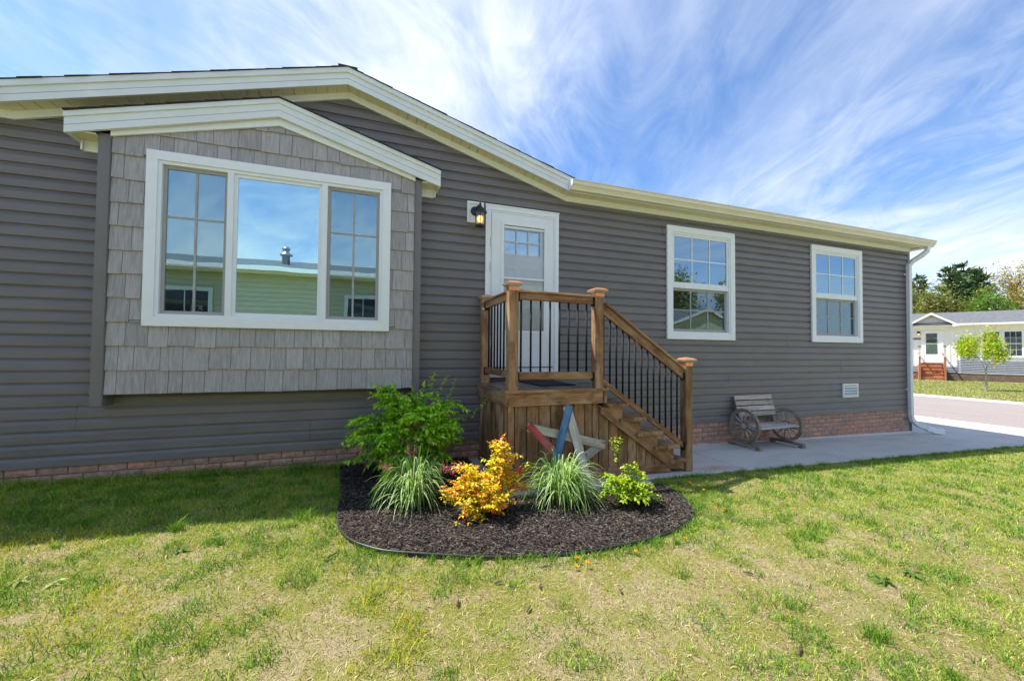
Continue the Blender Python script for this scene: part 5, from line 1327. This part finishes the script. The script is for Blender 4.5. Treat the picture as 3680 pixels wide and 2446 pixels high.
    cu = bpy.data.curves.new('digits', 'FONT'); cu.body = '5835'; cu.size = .11; cu.extrude = .002; tmp = bpy.data.objects.new('tmp', cu); COL.objects.link(tmp); dg = bpy.context.evaluated_depsgraph_get(); me = bpy.data.meshes.new_from_object(tmp.evaluated_get(dg)); bpy.data.objects.remove(tmp)
    o = newobj('digits', me, 'chalk', sg); o.rotation_euler = (math.pi / 2, 0, 0); o.location = (-.755, -.054, 2.052); me.materials.clear(); me.materials.append(MATS['chalk'])
    # steps
    st = newobj('porch_steps', None, None, h)
    for i in range(5):
        z = .40 - i * .235; y1 = -.05 - i * .0; yf = -.55 - i * .24
        Bx('tread', 'cedar_wood', -.58, .50, yf, yf + .28 if i else 0, z - .04, z, st)
        Bx('riser', 'cedar_wood', -.56, .48, yf + .03, yf + .05, z - .235, z - .041, st)
    for x in (-.645, .545):
        Bx('post', 'cedar_wood', x - .05, x + .05, -1.62, -1.52, G + .03, 1.25, st); Bx('post_box', 'pale_wood', x - .055, x + .055, -1.64, -1.50, .82, 1.50, st); Bx('post_cap', 'wheel_wood', x - .075, x + .075, -1.66, -1.48, 1.501, 1.58, st); Bx('rail', 'cedar_wood', x - .03, x + .03, -1.5, -.06, 1.0, 1.08, st); Bx('stringer', 'cedar_wood', x - .02, x + .02, -1.5, -.06, G + .1, .3, st)
    pd = Bx('entrance_pad', 'concrete', -3.5, .85, -2.1, -.1, G - .05, G + .035, h)
    pot = MB().lathe([(.12, 0), (.17, .28), (.19, .30), (.19, .34), (.16, .34), (.15, .30)], 14).obj('flower_pot', 'terracotta'); p = O + w * (-.98) - n * 0 + n * 1.3; pot.location = (p.x, p.y, G + .037); tag(pot, 'terracotta pot beside the wooden steps of the white house', 'pot')
    pot['group'] = 'pots'; del pot['group']
build_white_house()

# ------------------------------------------------------------------ houses behind the camera, seen in the window panes
def build_reflected():
    y = thing('yellow_house', 'pale yellow sided house opposite, mirrored in the bay window', 'house', (0, -8.5, 0)); G = -.6
    def Bx(nm, mt, x0, x1, y0, y1, z0, z1, par): return MB().box(x0, x1, y0, y1, z0, z1).obj(nm, mt, par)
    wl = Bx('wall', 'yellow_siding', -14, 9.8, -8, 0, G, 3.1, y)
    for k in range(26): z = G + .3 + k * .13; MB().prism_x([(.001, z), (.03, z), (.006, z + .13), (.001, z + .13)], -14, 9.8).obj('siding_board', 'yellow_siding', wl)
    MB().prism_x([(.38, 3.19), (-4.1, 4.24), (-8.4, 3.19), (-8.4, 3.08), (-4.1, 4.12), (.38, 3.08)], -14.3, 10.1).obj('roof', 'far_roof', y); Bx('gutter', 'far_white', -14.3, 10.1, .381, .48, 3.08, 3.20, y); Bx('soffit', 'cream', -14, 9.8, .031, .38, 3.04, 3.075, y)
    for (a, b) in ((-5.05, -4.05), (-.62, .22), (5, 6), (-10, -9)):
        wn = newobj('window', None, None, y)
        for (p, q, r, s) in ((a - .1, a, 1.0, 2.62), (b, b + .1, 1.0, 2.62), (a, b, 2.52, 2.62), (a, b, 1.0, 1.1)): Bx('casing', 'far_white', p, q, .031, .06, r, s, wn)
        Bx('pane', 'far_glass', a, b, .034, .038, 1.1, 2.52, wn); Bx('room_behind', 'room', a, b, .031, .0335, 1.1, 2.52, wn)
        Bx('muntin', 'far_white', (a + b) / 2 - .01, (a + b) / 2 + .01, .039, .045, 1.1, 2.52, wn); Bx('meeting_rail', 'far_white', a, (a + b) / 2 - .01, .039, .05, 1.78, 1.83, wn); Bx('meeting_rail', 'far_white', (a + b) / 2 + .01, b, .039, .05, 1.78, 1.83, wn)
    MB().lathe([(.11, 3.55), (.11, 3.95), (.18, 3.97), (.18, 4.01), (.09, 4.07), (.09, 4.14), (.12, 4.16), (.10, 4.22), (.04, 4.26)], 14, (-2.55, -1.75, 0)).obj('roof_vent', 'galvanised', y, True)
    t = thing('tan_house', 'tan gabled house beyond the road, mirrored in the near bedroom window', 'house', (31, -26, 0))
    wl = Bx('wall', 'yellow_siding', -6, 6, -8, 0, -.9, 2.9, t); MB().prism_y([(-6, 2.9), (6, 2.9), (0, 5.2)], -8, 0).obj('gable_wall', 'yellow_siding', t)
    for s in (-1, 1): MB().prism_y([(0, 5.4), (s * 6.6, 2.87), (s * 6.6, 2.72), (0, 5.25)], -8.3, .3).obj('roof', 'far_roof', t); MB().prism_y([(0, 5.36), (s * 6.7, 2.80), (s * 6.7, 2.55), (0, 5.11)], .301, .34).obj('rake_board', 'far_white', t)
build_reflected()

# ------------------------------------------------------------------ trees
def tree_mesh_pine(H, Rm, seed, cols, bare=.22, n_wh=17):
    r = np.random.default_rng(seed); tb = MB(); tb.tube([(0, 0, 0), (.1, 0, H * .5), (0, .1, H)], [H * .018, H * .011, .03], 7); P, D = [], []
    for k in range(n_wh):
        f = bare + (1 - bare) * (k + r.uniform(-.2, .2)) / n_wh; z = H * f
        L0 = Rm * (1 - (max(0, f - .12) / .9) ** 1.5) * .95 + .3
        for j in range(5):
            a = r.uniform(0, 6.28); L = L0 * r.uniform(.55, 1.1); lift = r.uniform(.02, .30) * L; p0 = np.array([0, 0, z]); pts = [p0 + np.array([math.cos(a) * L * u, math.sin(a) * L * u, lift * u ** 1.6 - .05 * L * math.sin(u * 3)]) for u in (0, .35, .7, 1.)]
            tb.tube([tuple(p) for p in pts], [.05, .04, .025, .01], 4, False)
            m_ = int(26 * L / Rm) + 8; u = r.uniform(.18, 1, m_); q = p0 + np.stack([np.cos(a) * L * u, np.sin(a) * L * u, lift * u ** 1.6], 1) + r.normal(0, .10 + .05 * L / Rm, (m_, 3)) * np.array([1.5, 1.5, .7]); P.append(q)
            dd = r.normal(0, .55, (m_, 3)) + np.array([math.cos(a), math.sin(a), .45]); D.append(dd)
    P = np.concatenate(P); D = np.concatenate(D); n = len(P); base = np.array(cols)[r.integers(0, len(cols), n)] * r.uniform(.7, 1.3, (n, 1))
    V, T, C = leaves(P, D, r.normal(0, 1, (n, 3)), r.uniform(.45, .95, n) * H / 13, r.uniform(.14, .30, n) * H / 13, base)
    return tb.mesh('trunk', True), npmesh('crown', V, T, C)
def tree_mesh_broad(H, Rm, seed, cols, nleaf=4000, ls=.22, low=.30, depth=4, sparse=.0, lean=0., thick=.022):
    r = random.Random(seed); rn = np.random.default_rng(seed); tb = MB(); tips = []
    def br(p, d, L, rad, dep):
        q = p + d * L; mid = p.lerp(q, .5) + Vector((r.gauss(0, L * .05), r.gauss(0, L * .05), r.gauss(0, L * .05)))
        tb.tube([p, mid, q], [rad, rad * .85, rad * .65], 5 if dep > 1 else 7, False)
        if dep >= 2: tips.append((mid, L)); tips.append((q, L))
        if dep < depth:
            for k in range(3 if dep < 2 else 2 + (r.random() < .6)):
                a = r.uniform(0, 6.28); t = r.uniform(.45, .95); o = d.orthogonal().normalized(); o2 = d.cross(o); nd = (d * (1 - .45 * t) + (o * math.cos(a) + o2 * math.sin(a)) * t * .95 + Vector((0, 0, .12))).normalized(); br(q, nd, L * r.uniform(.62, .85), rad * .58, dep + 1)
    hl = H * low; br(Vector((0, 0, -.1)), Vector((lean, 0, 1)).normalized(), hl, H * thick, 0)
    pts = np.array([tuple(t[0]) for t in tips]); sc_ = max(1e-6, np.abs(pts[:, :2]).max()); 
    k = rn.integers(0, len(pts), nleaf); P = pts[k] + rn.normal(0, ls * 1.7, (nleaf, 3)); D = rn.normal(0, 1, (nleaf, 3)); 
    base = np.array(cols)[rn.integers(0, len(cols), nleaf)] * rn.uniform(.7, 1.3, (nleaf, 1))
    # fit to size
    s_xy = Rm / np.percentile(np.hypot(P[:, 0], P[:, 1]), 96); s_z = H / np.percentile(P[:, 2], 99.5)
    P = P * np.array([s_xy, s_xy, s_z]); tb.v = [(v[0] * (s_xy if v[2] > hl * .6 else 1), v[1] * (s_xy if v[2] > hl * .6 else 1), v[2] * s_z) for v in tb.v]
    V, T, C = leaves(P, D, rn.normal(0, 1, (nleaf, 3)), rn.uniform(.6, 1.3, nleaf) * ls, rn.uniform(.35, .7, nleaf) * ls, base)
    return tb.mesh('trunk', True), npmesh('crown', V, T, C)
def place_tree(name, meshes, loc, label, cat='tree', group=None, mat='leaf', bark='bark', rot=0., sc_=(1, 1, 1)):
    t = thing(name, label, cat, loc, group); t.rotation_euler = (0, 0, rot); t.scale = sc_; newobj('trunk', meshes[0], bark, t); 
    if meshes[1] is not None: newobj('crown', meshes[1], mat, t)
    return t
def build_trees():
    pc = [(.050, .10, .035), (.070, .135, .04), (.10, .17, .05), (.04, .08, .035)]; GRP = 'trees behind the white house'; Zg = -.8
    pA = tree_mesh_pine(13.2, 2.6, 1, pc, .2, 20); pB = tree_mesh_pine(13.0, 3.0, 2, pc, .2, 20); pC = tree_mesh_pine(13.2, 2.7, 3, pc, .2, 20)
    place_tree('pine_tree', pA, (72.6, 29.2, Zg), 'distant dark pine top nearest the downspout behind the white house', 'tree', GRP, 'needle', sc_=(.9, .9, .97))
    place_tree('pine_tree', pB, (64.6, 22.4, Zg), 'left one of the dark pines rising above the white roof', 'tree', GRP, 'needle', sc_=(1, 1, .93))
    place_tree('pine_tree', pC, (68.7, 22.9, Zg), 'tallest dark green pine above the white house', 'tree', GRP, 'needle', sc_=(1.1, 1.1, .985))
    place_tree('pine_tree', pA, (67.3, 21.0, Zg), 'right hand dark pine beside the orange leafed oak', 'tree', GRP, 'needle', 'bark', 2.1, (1.05, 1.05, .89))
    place_tree('pine_tree', pB, (76, 31.5, Zg), 'dark pine half hidden behind the downspout', 'tree', GRP, 'needle', 'bark', 1.3, (1.2, 1.2, .90))
    b1 = tree_mesh_broad(9.6, 3.2, 11, [(.20, .24, .055), (.25, .23, .075), (.15, .22, .04), (.28, .24, .10)], 5200, .26, .22)
    b2 = tree_mesh_broad(8.3, 2.6, 12, [(.10, .20, .025), (.15, .26, .035), (.07, .15, .02)], 4200, .26, .2)
    ok_ = tree_mesh_broad(11.2, 4.2, 15, [(.36, .27, .05), (.42, .28, .05), (.28, .28, .06), (.30, .22, .06)], 2600, .24, .26, 5, lean=-.15)
    place_tree('broadleaf_tree', b1, (56.6, 20.9, Zg), 'olive brown budding tree behind the white house near the downspout', 'tree', GRP, sc_=(1, 1, .98))
    place_tree('broadleaf_tree', b1, (56.0, 23.6, Zg), 'olive budding tree partly hidden by the downspout', 'tree', GRP, 'leaf', 'bark', 2.0, (1, 1, .9)); place_tree('broadleaf_tree', b1, (58.8, 19.8, Zg), 'brownish budding tree directly left of the pines', 'tree', GRP, 'leaf', 'bark', 4.0, (.8, .8, .80))
    place_tree('broadleaf_tree', b2, (56.3, 16.6, Zg), 'bright green tree in front of the pines', 'tree', GRP); place_tree('broadleaf_tree', b2, (60.5, 18.3, Zg), 'green tree low between the pines', 'tree', GRP, 'leaf', 'bark', 1.7, (1, 1, .92))
    place_tree('oak_tree', ok_, (62.7, 16.0, Zg), 'tall open oak with orange young leaves at the right edge', 'tree', GRP, 'leaf'); place_tree('broadleaf_tree', b1, (62.5, 13.2, Zg), 'brown tree low at the right edge under the oak', 'tree', GRP, 'leaf', 'bark', 1., (1, 1, .72))
    # young maple in front of the white house, bare tree behind it
    mp = tree_mesh_broad(2.95, 1.0, 22, [(.42, .56, .03), (.34, .54, .03), (.52, .56, .05), (.25, .46, .02), (.52, .40, .06)], 3300, .11, .40, 4, thick=.016)
    place_tree('young_maple', mp, (28.29, 6.13, gzf(28.3)), 'young maple with yellow green leaves on the lawn across the road', 'tree', None, 'leaf', 'pale_bark')
    bt = tree_mesh_broad(5.3, .85, 33, [(.25, .18, .12)], 60, .05, .5, 5, thick=.008); place_tree('bare_sapling', (bt[0], None), (31.75, 7.42, gzf(31.9)), 'slender leafless tree with upright grey branches by the white house', 'tree', None, 'leaf', 'pale_bark')
    # trees behind the camera (mirrored in the panes)
    R2 = 'trees mirrored in the bedroom windows'
    for (x, y_, s, rt_, me, nm, lb) in ((22, -34, 1.15, 0, b2, 'broadleaf_tree', 'green tree mirrored beside the tan gable'), (38, -38, 1.3, 1, b1, 'broadleaf_tree', 'brown green tree mirrored above the tan gable'), (30, -40, 1.35, 2, b2, 'broadleaf_tree', 'green tree mirrored behind the tan roof'), (46, -34, 1.2, 3, b1, 'broadleaf_tree', 'budding tree mirrored at the right of the panes'), (54, -38, 1.25, 4, b2, 'broadleaf_tree', 'green tree mirrored farthest right in the panes'), (62, -44, 1.4, 5, b1, 'broadleaf_tree', 'large budding tree mirrored in the last window')):
        place_tree(nm, me, (x, y_, -.8), lb, 'tree', R2, 'leaf', 'bark', rt_, (s, s, s))
build_trees()
